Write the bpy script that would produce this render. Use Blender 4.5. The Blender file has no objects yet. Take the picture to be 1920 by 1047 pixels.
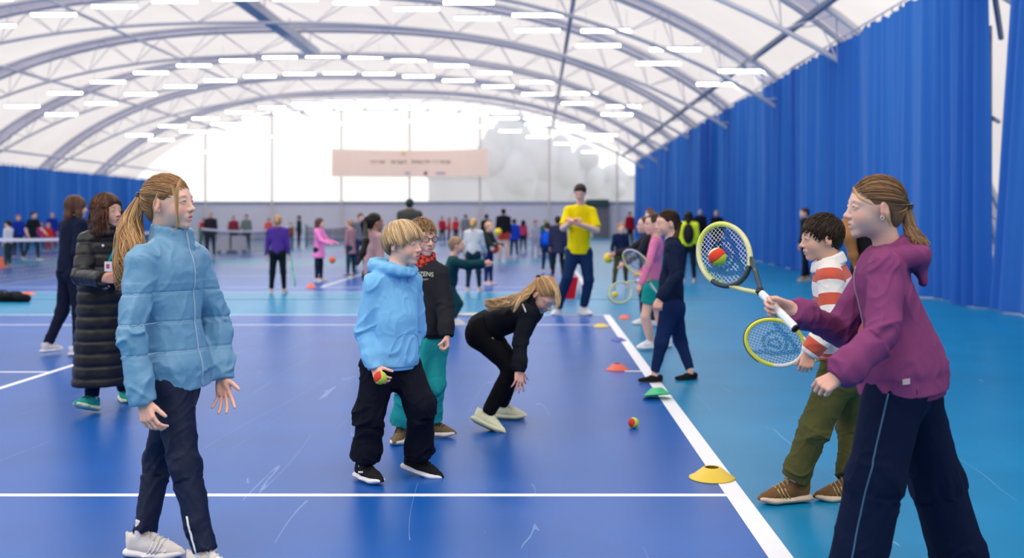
import bpy, math, random
import numpy as np
from mathutils import Vector, Matrix
random.seed(4)
SC = bpy.context.scene
COL = SC.collection
PI = math.pi

# ------------------------------------------------------------------ camera, sky, exposure
CAM_H = 1.35
F_PX = 1950.0
VX, VY = 1008.0, 411.0                     # where the court's long lines meet in the photograph
cd = bpy.data.cameras.new('camera'); cam = bpy.data.objects.new('camera', cd); COL.objects.link(cam)
cam.location = (0, 0, CAM_H); cam.rotation_euler = (PI / 2, 0, 0)
cd.sensor_width = 36; cd.lens = F_PX / 1920 * 36
cd.shift_x = -(VX - 960) / 1920; cd.shift_y = -(523.5 - VY) / 1920
cd.clip_end = 400
cd.dof.use_dof = True; cd.dof.focus_distance = 4.7; cd.dof.aperture_fstop = 1.9
SC.camera = cam

w = bpy.data.worlds.new('overcast_sky'); SC.world = w; w.use_nodes = True
bg = w.node_tree.nodes['Background']
bg.inputs[0].default_value = (1.0, 0.975, 0.94, 1); bg.inputs[1].default_value = 1.55
SC.view_settings.view_transform = 'Standard'; SC.view_settings.look = 'None'
SC.view_settings.gamma = 1; SC.view_settings.use_curve_mapping = False
SC.view_settings.exposure = 0.16
SC.cycles.use_denoising = True
SC.cycles.max_bounces = 8; SC.cycles.diffuse_bounces = 4; SC.cycles.transparent_max_bounces = 12
SC.cycles.caustics_reflective = False; SC.cycles.caustics_refractive = False

for y_ in (-3, 2, 15, 19.5):       # rows of the hall's own strip lights above and behind the camera
    ld = bpy.data.lights.new('lamp_row', 'AREA'); ld.shape = 'RECTANGLE'; ld.size = 30; ld.size_y = .5; ld.energy = 700; ld.color = (1, .955, .90)
    lo_ = bpy.data.objects.new('lamp_row', ld); COL.objects.link(lo_); lo_.location = (-8, y_, 7.7)

def P(px, py, d):
    """world point seen at pixel (px,py) of the 1920x1047 photograph at distance d along the hall"""
    return np.array([(px - VX) / F_PX * d, d, CAM_H - (py - VY) / F_PX * d])

# ------------------------------------------------------------------ materials
def mat(name, col, rough=.6, bump=None, var=0, metal=0, spec=.5, trans=0, sheen=0, emit=0, attr=None, alpha=None, vscale=8, rim=None):
    m = bpy.data.materials.new(name); m.use_nodes = True
    nt = m.node_tree; b = nt.nodes['Principled BSDF']
    N = nt.nodes.new; L = nt.links.new
    b.inputs['Base Color'].default_value = (*col, 1)
    b.inputs['Roughness'].default_value = rough; b.inputs['Metallic'].default_value = metal
    b.inputs['Specular IOR Level'].default_value = spec
    if sheen: b.inputs['Sheen Weight'].default_value = sheen; b.inputs['Sheen Roughness'].default_value = .6
    if emit: b.inputs['Emission Color'].default_value = (*col, 1); b.inputs['Emission Strength'].default_value = emit
    src = None
    if attr:
        a = N('ShaderNodeAttribute'); a.attribute_name = attr; src = a.outputs['Color']; L(src, b.inputs['Base Color'])
    if var:
        tc = N('ShaderNodeTexCoord'); nz = N('ShaderNodeTexNoise'); nz.inputs['Scale'].default_value = vscale; nz.inputs['Detail'].default_value = 4
        L(tc.outputs['Object'], nz.inputs['Vector'])
        mr = N('ShaderNodeMapRange'); mr.inputs[1].default_value = .3; mr.inputs[2].default_value = .7; mr.inputs[3].default_value = 1 - var; mr.inputs[4].default_value = 1 + var
        L(nz.outputs['Fac'], mr.inputs[0])
        mx = N('ShaderNodeVectorMath'); mx.operation = 'SCALE'
        if src: L(src, mx.inputs[0])
        else: mx.inputs[0].default_value = col
        L(mr.outputs[0], mx.inputs['Scale']); L(mx.outputs[0], b.inputs['Base Color'])
    if bump:
        sc_, st = bump
        tc = N('ShaderNodeTexCoord'); nz = N('ShaderNodeTexNoise'); nz.inputs['Scale'].default_value = sc_; nz.inputs['Detail'].default_value = 3
        L(tc.outputs['Object'], nz.inputs['Vector']); bp = N('ShaderNodeBump'); bp.inputs['Strength'].default_value = st; bp.inputs['Distance'].default_value = .01
        L(nz.outputs['Fac'], bp.inputs['Height']); L(bp.outputs[0], b.inputs['Normal'])
    if trans:
        tr = N('ShaderNodeBsdfTranslucent'); tr.inputs[0].default_value = (*col, 1)
        ms = N('ShaderNodeMixShader'); ms.inputs[0].default_value = trans
        L(b.outputs[0], ms.inputs[1]); L(tr.outputs[0], ms.inputs[2]); L(ms.outputs[0], nt.nodes['Material Output'].inputs[0])
    return m

def membrane(name, col, clear, tl=.75):
    m = bpy.data.materials.new(name); m.use_nodes = True; nt = m.node_tree; N = nt.nodes.new; L = nt.links.new
    nt.nodes.remove(nt.nodes['Principled BSDF'])
    t = N('ShaderNodeBsdfTransparent'); tl_ = N('ShaderNodeBsdfTranslucent'); df = N('ShaderNodeBsdfDiffuse')
    nz = N('ShaderNodeTexNoise'); tc = N('ShaderNodeTexCoord'); nz.inputs['Scale'].default_value = .35; L(tc.outputs['Object'], nz.inputs['Vector'])
    mr = N('ShaderNodeMapRange'); mr.inputs[1].default_value = .3; mr.inputs[2].default_value = .7; mr.inputs[3].default_value = .94; mr.inputs[4].default_value = 1.04
    L(nz.outputs['Fac'], mr.inputs[0]); vm = N('ShaderNodeVectorMath'); vm.operation = 'SCALE'; vm.inputs[0].default_value = col; L(mr.outputs[0], vm.inputs['Scale'])
    L(vm.outputs[0], tl_.inputs[0]); L(vm.outputs[0], df.inputs[0]); L(vm.outputs[0], t.inputs[0])
    a = N('ShaderNodeMixShader'); a.inputs[0].default_value = tl; L(df.outputs[0], a.inputs[1]); L(tl_.outputs[0], a.inputs[2])
    b = N('ShaderNodeMixShader'); b.inputs[0].default_value = clear; L(a.outputs[0], b.inputs[1]); L(t.outputs[0], b.inputs[2])
    L(b.outputs[0], nt.nodes['Material Output'].inputs[0])
    return m

# ------------------------------------------------------------------ objects
def obj(name, me, m=None, parent=None, smooth=False):
    o = bpy.data.objects.new(name, me); COL.objects.link(o)
    if m is not None and not me.materials:
        for x in (m if isinstance(m, (list, tuple)) else [m]): me.materials.append(x)
    if parent is not None: o.parent = parent; o.matrix_parent_inverse = parent.matrix_basis.inverted()
    if smooth and len(me.polygons):
        me.polygons.foreach_set('use_smooth', np.ones(len(me.polygons), bool))
    return o

def tag(o, label, cat, group=None, kind=None):
    if label: o['label'] = label
    if cat: o['category'] = cat
    if group: o['group'] = group
    if kind: o['kind'] = kind
    return o

def thing(name, label, cat, loc=(0, 0, 0), group=None):
    o = bpy.data.objects.new(name, None); COL.objects.link(o); o.location = loc; o.empty_display_size = .1
    return tag(o, label, cat, group)

def struct(o): o['kind'] = 'structure'; return o

class MB:
    """collects polygons, then becomes one mesh"""
    def __init__(s): s.v = []; s.f = []; s.mi = []; s.m = 0
    def add(s, vs, fs):
        b = len(s.v); s.v.extend([tuple(map(float, p)) for p in vs]); s.f.extend([tuple(b + i for i in f) for f in fs]); s.mi.extend([s.m] * len(fs)); return s
    def box(s, lo, hi, R=None, c=(0, 0, 0)):
        vs = [np.array([(lo, hi)[i][0], (lo, hi)[j][1], (lo, hi)[k][2]]) for i in (0, 1) for j in (0, 1) for k in (0, 1)]
        if R is not None: vs = [R @ p for p in vs]
        vs = [p + np.array(c) for p in vs]
        return s.add(vs, [(0, 1, 3, 2), (4, 6, 7, 5), (0, 4, 5, 1), (2, 3, 7, 6), (0, 2, 6, 4), (1, 5, 7, 3)])
    def tube(s, pts, r, n=8, closed=False, cap=True, flat=None):
        pts = [np.array(p, float) for p in pts]; K = len(pts)
        if flat is not None: flat = (np.array(flat[0], float), flat[1])
        if K < 2: return s
        rs = r if hasattr(r, '__len__') else [r] * K
        T = []
        for i in range(K):
            a = pts[(i - 1) % K] if (i > 0 or closed) else pts[i]; b = pts[(i + 1) % K] if (i < K - 1 or closed) else pts[i]
            t = b - a; T.append(t / (np.linalg.norm(t) + 1e-9))
        u = np.array([0, 0, 1.]) if abs(T[0][2]) < .9 else np.array([1., 0, 0])
        u = u - T[0] * (u @ T[0]); u /= np.linalg.norm(u)
        vs = []
        for i in range(K):
            u = u - T[i] * (u @ T[i]); u /= (np.linalg.norm(u) + 1e-9); v = np.cross(T[i], u)
            for k in range(n):
                a = 2 * PI * k / n; off = u * math.cos(a) * rs[i] + v * math.sin(a) * rs[i]
                if flat is not None: off = off + flat[0] * (off @ flat[0]) * (flat[1] - 1)
                vs.append(pts[i] + off)
        fs = []
        for i in range(K if closed else K - 1):
            j = (i + 1) % K
            for k in range(n): fs.append((i * n + k, i * n + (k + 1) % n, j * n + (k + 1) % n, j * n + k))
        if cap and not closed: fs.append(tuple(range(n))[::-1]); fs.append(tuple((K - 1) * n + k for k in range(n)))
        return s.add(vs, fs)
    def lathe(s, prof, n=24, c=(0, 0, 0), R=None):
        vs = []
        for (r, z) in prof:
            for k in range(n):
                p = np.array([r * math.cos(2 * PI * k / n), r * math.sin(2 * PI * k / n), z])
                if R is not None: p = R @ p
                vs.append(p + np.array(c))
        fs = [(i * n + k, i * n + (k + 1) % n, (i + 1) * n + (k + 1) % n, (i + 1) * n + k) for i in range(len(prof) - 1) for k in range(n)]
        return s.add(vs, fs)
    def sphere(s, c, r, R=None, n=20, mm=12):
        rr = np.array([r] * 3 if not hasattr(r, '__len__') else r)
        vs = []
        for i in range(mm + 1):
            th = PI * i / mm
            for k in range(n):
                p = np.array([math.sin(th) * math.cos(2 * PI * k / n), math.sin(th) * math.sin(2 * PI * k / n), math.cos(th)]) * rr
                if R is not None: p = R @ p
                vs.append(p + np.array(c))
        fs = [(i * n + k, (i + 1) * n + k, (i + 1) * n + (k + 1) % n, i * n + (k + 1) % n) for i in range(mm) for k in range(n)]
        return s.add(vs, fs)
    def mesh(s, name='m'):
        me = bpy.data.meshes.new(name); me.from_pydata(s.v, [], s.f)
        if any(s.mi): me.polygons.foreach_set('material_index', s.mi)
        me.update(); return me
    def build(s, name, m, parent=None, smooth=False): return obj(name, s.mesh(name), m, parent, smooth)

def rotm(ax, ang):
    return np.array(Matrix.Rotation(ang, 3, Vector(ax)))
def nrm(v): v = np.array(v, float); return v / (np.linalg.norm(v) + 1e-12)
# ------------------------------------------------------------------ the hall
Y0, Y1 = -16.0, 75.0
XC, HW, APEX = -10.3, 20.8, 9.85
def roof_z(u): return APEX * max(0, 1 - (abs(u) / HW) ** 2.6) ** .6
def roof_pt(t, inset=0):
    """t in -1..1 across the hall"""
    a = t * PI / 2; u = HW * math.copysign(abs(math.sin(a)) ** (2 / 2.6), a)
    z = roof_z(u) if abs(t) < 1 else 0
    if inset:
        e = .002; p0 = roof_pt(max(-1, t - e)); p1 = roof_pt(min(1, t + e)); d = nrm([p1[0] - p0[0], p1[1] - p0[1]])
        n = np.array([d[1], -d[0]]); return (XC + u + n[0] * inset, z + n[1] * inset)
    return (XC + u, z)
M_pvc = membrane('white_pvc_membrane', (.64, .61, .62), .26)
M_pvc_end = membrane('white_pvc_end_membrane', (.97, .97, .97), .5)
M_lilac = membrane('double_membrane_sleeve', (.55, .56, .70), .2)
M_steel = mat('galvanised_steel', (.72, .70, .73), .5, metal=.0)
M_steel_d = mat('dark_steel', (.22, .26, .36), .5)
# roof and side skins
nt_ = 64
b = MB(); ys = [Y0 + (Y1 - Y0) * i / 8 for i in range(9)]
ts = [-1 + 2 * i / nt_ for i in range(nt_ + 1)]
for y in ys:
    for t in ts: x, z = roof_pt(t); b.v.append((x, y, z))
n1 = nt_ + 1
b.f = [(j * n1 + i, j * n1 + i + 1, (j + 1) * n1 + i + 1, (j + 1) * n1 + i) for j in range(8) for i in range(nt_)]; b.mi = [0] * len(b.f)
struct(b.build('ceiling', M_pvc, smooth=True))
def end_wall(name, y, m, z0):
    b = MB(); top = [roof_pt(t) for t in ts]
    top = [(x, max(z, z0)) for x, z in top]
    b.add([(x, y, z) for x, z in top] + [(x, y, z0) for x, z in top], [(i, i + 1, n1 + i + 1, n1 + i) for i in range(nt_)])
    return struct(b.build(name, m))
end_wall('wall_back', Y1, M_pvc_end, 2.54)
end_wall('wall_front', Y0, mat('grey_end_wall', (.35, .35, .37), .8), 0)
# grey cladding at the far end
M_clad = mat('grey_cladding', (.80, .77, .79), .7)
b = MB(); x = XC - HW
while x < XC + HW:
    b.box((x, Y1 - .12, 0), (x + .36, Y1 - .02, 2.5)); x += .4
b.box((XC - HW, Y1 - .1, 0), (XC + HW, Y1 - .0, 2.5))
struct(b.build('wall_back_cladding', M_clad))
b = MB(); b.box((XC - HW, Y1 - .22, 2.46), (XC + HW, Y1 - .02, 2.62)); o = b.build('trim_1', mat('rail_grey', (.42, .43, .5), .6)); struct(o)
# far posts
M_post = mat('cream_post', (.75, .66, .58), .6)
for i, px in enumerate((385, 510, 640, 768, 900, 1030, 1157)):
    x = (px - VX) / F_PX * 74.6; zt = roof_z(x - XC) - .2
    b = MB(); b.tube([(x, 74.6, 0), (x, 74.6, zt)], .07, 8)
    o = b.build('wall_post', M_post)
    tag(o, ['slim upright post on the far end wall, ' + s for s in ('just right of the left curtain', 'left of the pink banner', 'under the left end of the pink banner', 'behind the middle of the pink banner', 'at the right end of the pink banner', 'left of the man in yellow', 'beside the far end of the right curtain')][i], 'post', 'slim posts on the far end wall')
# roof arches
def arch(y, i, lab):
    root = thing('roof_arch', lab, 'roof arch', (XC, y, 0), 'lattice roof arches')
    tt = [-.97 + 1.94 * k / 60 for k in range(61)]
    dp = lambda t: .22 + 1.1 * max(0, 1 - (abs(t) / .72) ** 3)
    for dy in (-.62, .62):
        b = MB(); b.tube([(*(lambda p: (p[0], y + dy, p[1]))(roof_pt(t, .16)),) for t in tt], .075, 6); b.build('upper_chord', M_steel, root)
    b = MB(); b.tube([(*(lambda p: (p[0], y, p[1]))(roof_pt(t, dp(t))),) for t in tt], .06, 6); b.build('lower_chord', M_steel, root)
    b = MB(); K = 28
    for k in range(K):
        t0 = -.96 + 1.92 * k / K; t1 = -.96 + 1.92 * (k + .5) / K; t2 = -.96 + 1.92 * (k + 1) / K
        for dy in (-.62, .62):
            a = roof_pt(t0, .16); c = roof_pt(t1, dp(t1)); e = roof_pt(t2, .16)
            b.tube([(a[0], y + dy, a[1]), (c[0], y, c[1]), (e[0], y + dy, e[1])], .019, 4, cap=False)
    b.build('lacing', M_steel, root)
    b = MB(); vs = []
    for t in tt:
        x, z = roof_pt(t, .07); vs += [(x, y - .62, z), (x, y + .62, z)]
    b.add(vs, [(2 * k, 2 * k + 1, 2 * k + 3, 2 * k + 2) for k in range(60)]); b.build('membrane_sleeve', M_lilac, root, True)
yy = [15.5, 23, 30.5, 38, 45.5, 53, 60.5, 68]
ords = ['nearest', 'second nearest', 'third nearest', 'fourth nearest', 'fourth farthest', 'third farthest', 'second farthest', 'farthest']
for i, y in enumerate(yy): arch(y, i, f'curved grey lattice roof arch under the white membrane, {ords[i]} of the row')
# long purlins
pl = [(-22.5, 7.75, .07), (-16.5, 8.75, .06), (1.1, 8.05, .075), (6.15, 5.94, .09), (-26.4, 4.75, .06)]
pn = ['above the second bay from the left curtain', 'midway between left curtain and roof crown', 'running over the right baseline', 'running just above the right curtain', 'running above the left curtain']
for (x, z, r), s in zip(pl, pn):
    b = MB(); b.tube([(x, -10, z), (x, Y1 - .1, z)], r, 8); tag(b.build('roof_purlin', M_steel_d if x > 0 else M_steel), f'long straight steel purlin {s}', 'purlin', 'long roof purlins')
b = MB(); b.box((-10.75, 14, 9.0), (-10.25, 49, 9.35)); o = thing('ceiling_duct', 'long grey box duct along the crown of the roof, ending over the second court', 'duct', (-10.5, 30, 9.2))
b.build('duct_body', mat('duct_grey', (.50, .52, .60), .5), o)
for y in range(16, 50, 4): b = MB(); b.tube([(-10.5, y, 9.3), (-10.5, y, 9.85)], .03, 6); b.build('hanger', M_steel, o)
# light fittings: rows across the hall
M_lamp = mat('lit_diffuser', (1, .99, .97), .5, emit=9); M_case = mat('lamp_case', (.85, .85, .85), .5)
LZ = {30.7: (8.35, .0108), 34.9: (8.75, .0118), 46: (8.55, .0125), 49.8: (8.35, .0112), 59.5: (8.1, .011), 63: (8.1, .011), 71.5: (8.1, .012)}
def lz(x, y): o_ = x + 9.5; return LZ[y][0] - LZ[y][1] * o_ * o_
proto = None; rows = [(30.7, 'first'), (34.9, 'second'), (46, 'third'), (49.8, 'fourth'), (59.5, 'fifth'), (63, 'sixth'), (71.5, 'seventh')]
for ri, (y, rn) in enumerate(rows):
    xs = [2.03 * k for k in range(-12, 4)] if y < 40 else [1.9 * k for k in range(-12, 3)]
    nvis = 0
    for k, x in enumerate(xs):
        z = lz(x, y)
        px = VX + x / y * F_PX; py = VY - (z - CAM_H) / y * F_PX
        if px < -40 or px > 1900 or py < -12: continue
        nvis += 1; k = nvis - 1
        if proto is None:
            proto = thing('strip_light', 'x', 'light', (x, y, z)); L_ = .74
            b = MB(); b.box((x - L_, y - .05, z + .03), (x + L_, y + .05, z + .09)); b.build('housing', M_case, proto)
            b = MB(); b.tube([(x - L_, y, z), (x + L_, y, z)], .05, 10); b.build('diffuser', M_lamp, proto, True)
            for s_ in (-.6, .6): b = MB(); b.tube([(x + s_, y, z + .09), (x + s_, y, z + .6)], .006, 4); b.build('hanger', M_steel, proto)
            P0 = Vector((x, y, z)); r = proto
        else:
            r = proto.copy(); COL.objects.link(r)
            for ch in proto.children:
                c = ch.copy(); COL.objects.link(c); c.parent = r; c.matrix_parent_inverse = ch.matrix_parent_inverse
            r.location = (x, y, z)
        n_ = k + 1; side = f'{n_}th from its left end' if n_ > 3 else ['leftmost fitting', 'second from its left end', 'third from its left end'][n_ - 1]
        r['label'] = f'lit white strip light, {rn} row from the front, {side}'
        r['category'] = 'light'; r['group'] = 'hanging strip lights'
# pink banner at the far wall
zb0, zb1 = P(0, 331, 73.8)[2], P(0, 279, 73.8)[2]; xb0, xb1 = P(622, 0, 73.8)[0], P(916, 0, 73.8)[0]
ban = thing('wall_banner', 'long pale pink banner with faint lettering on the white end wall', 'banner', ((xb0 + xb1) / 2, 73.8, zb0))
b = MB(); n = 24
vs = []
for i in range(n + 1):
    x = xb0 + (xb1 - xb0) * i / n; yv = 73.8 + .06 * math.sin(i * 1.3); s = -.12 * math.sin(PI * i / n)
    vs += [(x, yv, zb0 + s * .3), (x, yv, zb1 + s), (x, yv + .02, zb0 + s * .3), (x, yv + .02, zb1 + s)]
b.add(vs, [(4 * i, 4 * i + 4, 4 * i + 5, 4 * i + 1) for i in range(n)] + [(4 * i + 2, 4 * i + 3, 4 * i + 7, 4 * i + 6) for i in range(n)] + [(4 * i + 1, 4 * i + 5, 4 * i + 7, 4 * i + 3) for i in range(n)])
b.build('banner_cloth', mat('pale_pink_cloth', (.97, .86, .82), .8, trans=.8), ban)
def text(name, body, size, loc, m, parent, rot=(PI / 2, 0, 0), ext=.004, align='CENTER', sx=1):
    c = bpy.data.curves.new(name, 'FONT'); c.body = body; c.size = size; c.align_x = align; c.align_y = 'CENTER'; c.extrude = ext
    o = bpy.data.objects.new(name + '_c', c); o.scale = (sx, 1, 1); COL.objects.link(o); o.location = loc; o.rotation_euler = rot
    bpy.context.view_layer.update()
    me = bpy.data.meshes.new_from_object(o.evaluated_get(bpy.context.evaluated_depsgraph_get()))
    me.transform(o.matrix_world); bpy.data.objects.remove(o)
    me.materials.clear(); return obj(name, me, m, parent)
M_txt = mat('brown_lettering', (.50, .34, .30), .8)
rnd_ = random.Random(3)
for wi, (pa, pb) in enumerate(((694, 724), (733, 763), (772, 806), (810, 845))):     # four short words, too soft in the photograph to spell out
    b = MB(); px = pa
    while px < pb:
        q = P(px, 304, 73.68); hh = rnd_.choice((.10, .10, .17)); b.box((q[0], q[1], q[2] - .10), (q[0] + .035, q[1] + .02, q[2] + hh)); b.box((q[0], q[1], q[2] + rnd_.choice((-.10, -.02, .05))), (q[0] + .12, q[1] + .02, q[2] + .03 + rnd_.choice((-.10, -.02, .05)) * 0 + .06)); px += 4.4
    b.build('lettering', M_txt, ban)
b = MB(); b.sphere(P(757, 287, 73.66), (.16, .02, .16), n=12, mm=8); b.build('yellow_emblem', mat('pale_yellow', (.95, .75, .35), .8), ban)
b = MB()
for px, w_ in ((764, .18), (826, .32)): q = P(px, 325, 73.68); b.box((q[0] - w_, q[1], q[2] - .09), (q[0] + w_, q[1] + .02, q[2] + .09))
b.build('sponsor_mark', mat('grey_print', (.6, .55, .6), .8), ban)
b = MB(); q = P(798, 325, 73.66); b.sphere(q, (.14, .02, .14), n=12, mm=8); b.build('round_emblem', mat('plum_print', (.35, .1, .2), .8), ban)
# far door, barrier
dr = bpy.data.objects.new('door_1', None); COL.objects.link(dr); dr.location = (4.6, 74.8, 0); struct(dr)
xa, xb_ = P(1112, 0, 74.6)[0], P(1140, 0, 74.6)[0]
b = MB(); b.box((xa, 74.6, 0), (xb_, 74.85, 2.2)); b.box((xb_ + .0, 74.55, 0), (xb_ + .08, 74.85, 2.5)); b.build('door_leaf', mat('brown_grey_door', (.22, .19, .2), .6), dr)
b = MB(); b.box((xa - .5, 74.4, 2.3), (xb_ + .05, 74.85, 2.75)); b.build('door_header', mat('dark_green_header', (.03, .08, .07), .6), dr)
b = MB(); b.tube([(xa + .12, 74.55, .9), (xa + .12, 74.55, 1.2)], .03, 6); b.build('door_handle', M_steel, dr)
M_white = mat('white_plastic', (.85, .85, .83), .5)
b = MB(); b.box((-26, 71.5, .0), (-8.3, 71.9, .42)); b.box((-26, 71.4, .42), (-8.3, 71.95, .5)); tag(b.build('low_barrier', M_white), 'long low white barrier at the foot of the far wall', 'barrier')
# trees outside, seen dimly through the end membrane
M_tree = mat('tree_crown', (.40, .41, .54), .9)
for i, (px, py, rx, rz) in enumerate([(960, 300, 3.2, 4.6), (1030, 315, 3.0, 4.0), (1085, 330, 2.6, 3.2), (1140, 345, 2.2, 2.4)]):
    yt = 92 + 4 * i; c = P(px, py, yt)
    tr = thing('tree', ['tall tree outside, dim through the end membrane right of the banner', 'second tree outside, dim behind the membrane left of the man in yellow', 'third tree outside, dim above the man in yellow', 'small tree outside, dim beside the right curtain', 'low broad tree outside, dim under the pink banner'][i], 'tree', (c[0], yt, 0), 'trees outside the end wall')
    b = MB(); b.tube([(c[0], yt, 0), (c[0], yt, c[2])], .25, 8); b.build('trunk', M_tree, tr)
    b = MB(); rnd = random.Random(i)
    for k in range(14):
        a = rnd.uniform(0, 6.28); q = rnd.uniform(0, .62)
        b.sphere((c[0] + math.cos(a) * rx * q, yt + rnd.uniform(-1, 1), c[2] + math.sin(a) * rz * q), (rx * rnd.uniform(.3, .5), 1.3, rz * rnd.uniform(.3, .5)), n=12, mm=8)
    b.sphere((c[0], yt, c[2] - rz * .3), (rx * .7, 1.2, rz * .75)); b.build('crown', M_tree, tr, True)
ob = thing('outbuilding', 'low grey building outside, dim through the end membrane below the banner', 'building', (0, 112, 0)); q0 = P(803, 333, 112); q1 = P(1200, 333, 112)
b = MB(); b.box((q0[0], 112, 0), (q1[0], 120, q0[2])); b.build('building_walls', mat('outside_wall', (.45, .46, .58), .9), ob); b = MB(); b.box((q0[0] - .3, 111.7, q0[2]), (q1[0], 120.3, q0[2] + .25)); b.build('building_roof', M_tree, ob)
M_out = mat('outside_ground', (.25, .27, .22), .9)
b = MB(); b.box((-160, -100, -.4), (140, 220, -.3)); struct(b.build('ground', M_out))

# ------------------------------------------------------------------ floor with painted courts
def floor_mat(name, c, rgh=.30):
    m = mat(name, c, rgh, spec=.20); nt = m.node_tree; N = nt.nodes.new; L = nt.links.new; b = nt.nodes['Principled BSDF']
    tc = N('ShaderNodeTexCoord')
    nz = N('ShaderNodeTexNoise'); nz.inputs['Scale'].default_value = 1.3; nz.inputs['Detail'].default_value = 6; L(tc.outputs['Object'], nz.inputs['Vector'])
    mr = N('ShaderNodeMapRange'); mr.inputs[1].default_value = .3; mr.inputs[2].default_value = .7; mr.inputs[3].default_value = .9; mr.inputs[4].default_value = 1.1; L(nz.outputs['Fac'], mr.inputs[0])
    vm = N('ShaderNodeVectorMath'); vm.operation = 'SCALE'; vm.inputs[0].default_value = c; L(mr.outputs[0], vm.inputs['Scale'])
    # scuffs: thin pale curved scratches
    last = vm.outputs[0]
    for sc_, w_, th, seed in ((.55, .0035, 1.0, 0), (.8, .004, .8, 7)):
        mp = N('ShaderNodeMapping'); mp.inputs['Rotation'].default_value = (0, 0, .5 + seed); mp.inputs['Scale'].default_value = (2.2, .16, 1); mp.inputs['Location'].default_value = (seed, seed * 2, 0); L(tc.outputs['Object'], mp.inputs['Vector'])
        n2 = N('ShaderNodeTexNoise'); n2.inputs['Scale'].default_value = sc_ * 2.2; n2.inputs['Detail'].default_value = 1.5; L(mp.outputs[0], n2.inputs['Vector'])
        s1 = N('ShaderNodeMath'); s1.operation = 'SUBTRACT'; s1.inputs[1].default_value = .5; L(n2.outputs['Fac'], s1.inputs[0])
        s2 = N('ShaderNodeMath'); s2.operation = 'ABSOLUTE'; L(s1.outputs[0], s2.inputs[0])
        s3 = N('ShaderNodeMath'); s3.operation = 'LESS_THAN'; s3.inputs[1].default_value = w_ * .5; L(s2.outputs[0], s3.inputs[0])
        n3 = N('ShaderNodeTexNoise'); n3.inputs['Scale'].default_value = 2.3; L(mp.outputs[0], n3.inputs['Vector'])
        s4 = N('ShaderNodeMath'); s4.operation = 'GREATER_THAN'; s4.inputs[1].default_value = .60; L(n3.outputs['Fac'], s4.inputs[0])
        s5 = N('ShaderNodeMath'); s5.operation = 'MULTIPLY'; L(s3.outputs[0], s5.inputs[0]); L(s4.outputs[0], s5.inputs[1])
        s6 = N('ShaderNodeMath'); s6.operation = 'MULTIPLY'; s6.inputs[1].default_value = .28; L(s5.outputs[0], s6.inputs[0])
        mx = N('ShaderNodeMix'); mx.data_type = 'RGBA'; L(s6.outputs[0], mx.inputs['Factor']); L(last, mx.inputs['A']); mx.inputs['B'].default_value = (.45, .6, .9, 1); last = mx.outputs['Result']
    L(last, b.inputs['Base Color'])
    n4 = N('ShaderNodeTexNoise'); n4.inputs['Scale'].default_value = 260; L(tc.outputs['Object'], n4.inputs['Vector'])
    bp = N('ShaderNodeBump'); bp.inputs['Strength'].default_value = .25; bp.inputs['Distance'].default_value = .002; L(n4.outputs['Fac'], bp.inputs['Height']); L(bp.outputs[0], b.inputs['Normal'])
    return m
C_TEAL, C_BLUE = (.002, .215, .43), (.003, .093, .40)
MF = [floor_mat('teal_acrylic', C_TEAL), floor_mat('blue_acrylic', C_BLUE), mat('court_line', (.85, .86, .9), .5), mat('dark_teal_strip', (.02, .15, .28), .6)]
BX = .92; FX = BX - 23.77; PITCH = 15.5; DN = 3.69
courts = [(DN + k * PITCH, DN + k * PITCH + 10.97) for k in range(-1, 5)]
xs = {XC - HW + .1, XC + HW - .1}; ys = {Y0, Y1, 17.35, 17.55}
SX = [-4.29, FX + 5.21]
for x in (BX, BX + .10, FX, FX - .1, -10.97 - .03, -10.97 + .03): xs.add(x)
for x in SX: xs |= {x - .03, x + .03}
for a, c in courts:
    for y in (a, a + .05, c, c - .05, a + 1.37, a + 1.42, c - 1.37, c - 1.42, (a + c) / 2 - .025, (a + c) / 2 + .025): ys.add(y)
xs = sorted(xs); ys = sorted(y for y in ys if Y0 <= y <= Y1)
def cell(x, y):
    for a, c in courts:
        if a < y < c and FX - .1 < x < BX + .1:
            if x > BX or x < FX: return 2
            if y < a + .05 or y > c - .05: return 2
            if a + 1.37 < y < a + 1.42 or c - 1.42 < y < c - 1.37: return 2
            if a + 1.37 < y < c - 1.37:
                if any(abs(x - s) < .03 for s in SX): return 2
                if SX[1] < x < SX[0] and abs(y - (a + c) / 2) < .025: return 2
            return 1
    if 17.35 < y < 17.55: return 3  # darker teal strip running across the floor between two courts
    return 0
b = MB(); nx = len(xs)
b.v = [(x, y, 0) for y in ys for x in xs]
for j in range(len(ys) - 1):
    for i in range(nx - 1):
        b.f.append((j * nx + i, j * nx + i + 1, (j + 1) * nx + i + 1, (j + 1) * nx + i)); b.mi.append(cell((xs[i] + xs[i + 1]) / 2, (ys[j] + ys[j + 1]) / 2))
struct(b.build('floor', MF))

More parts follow.
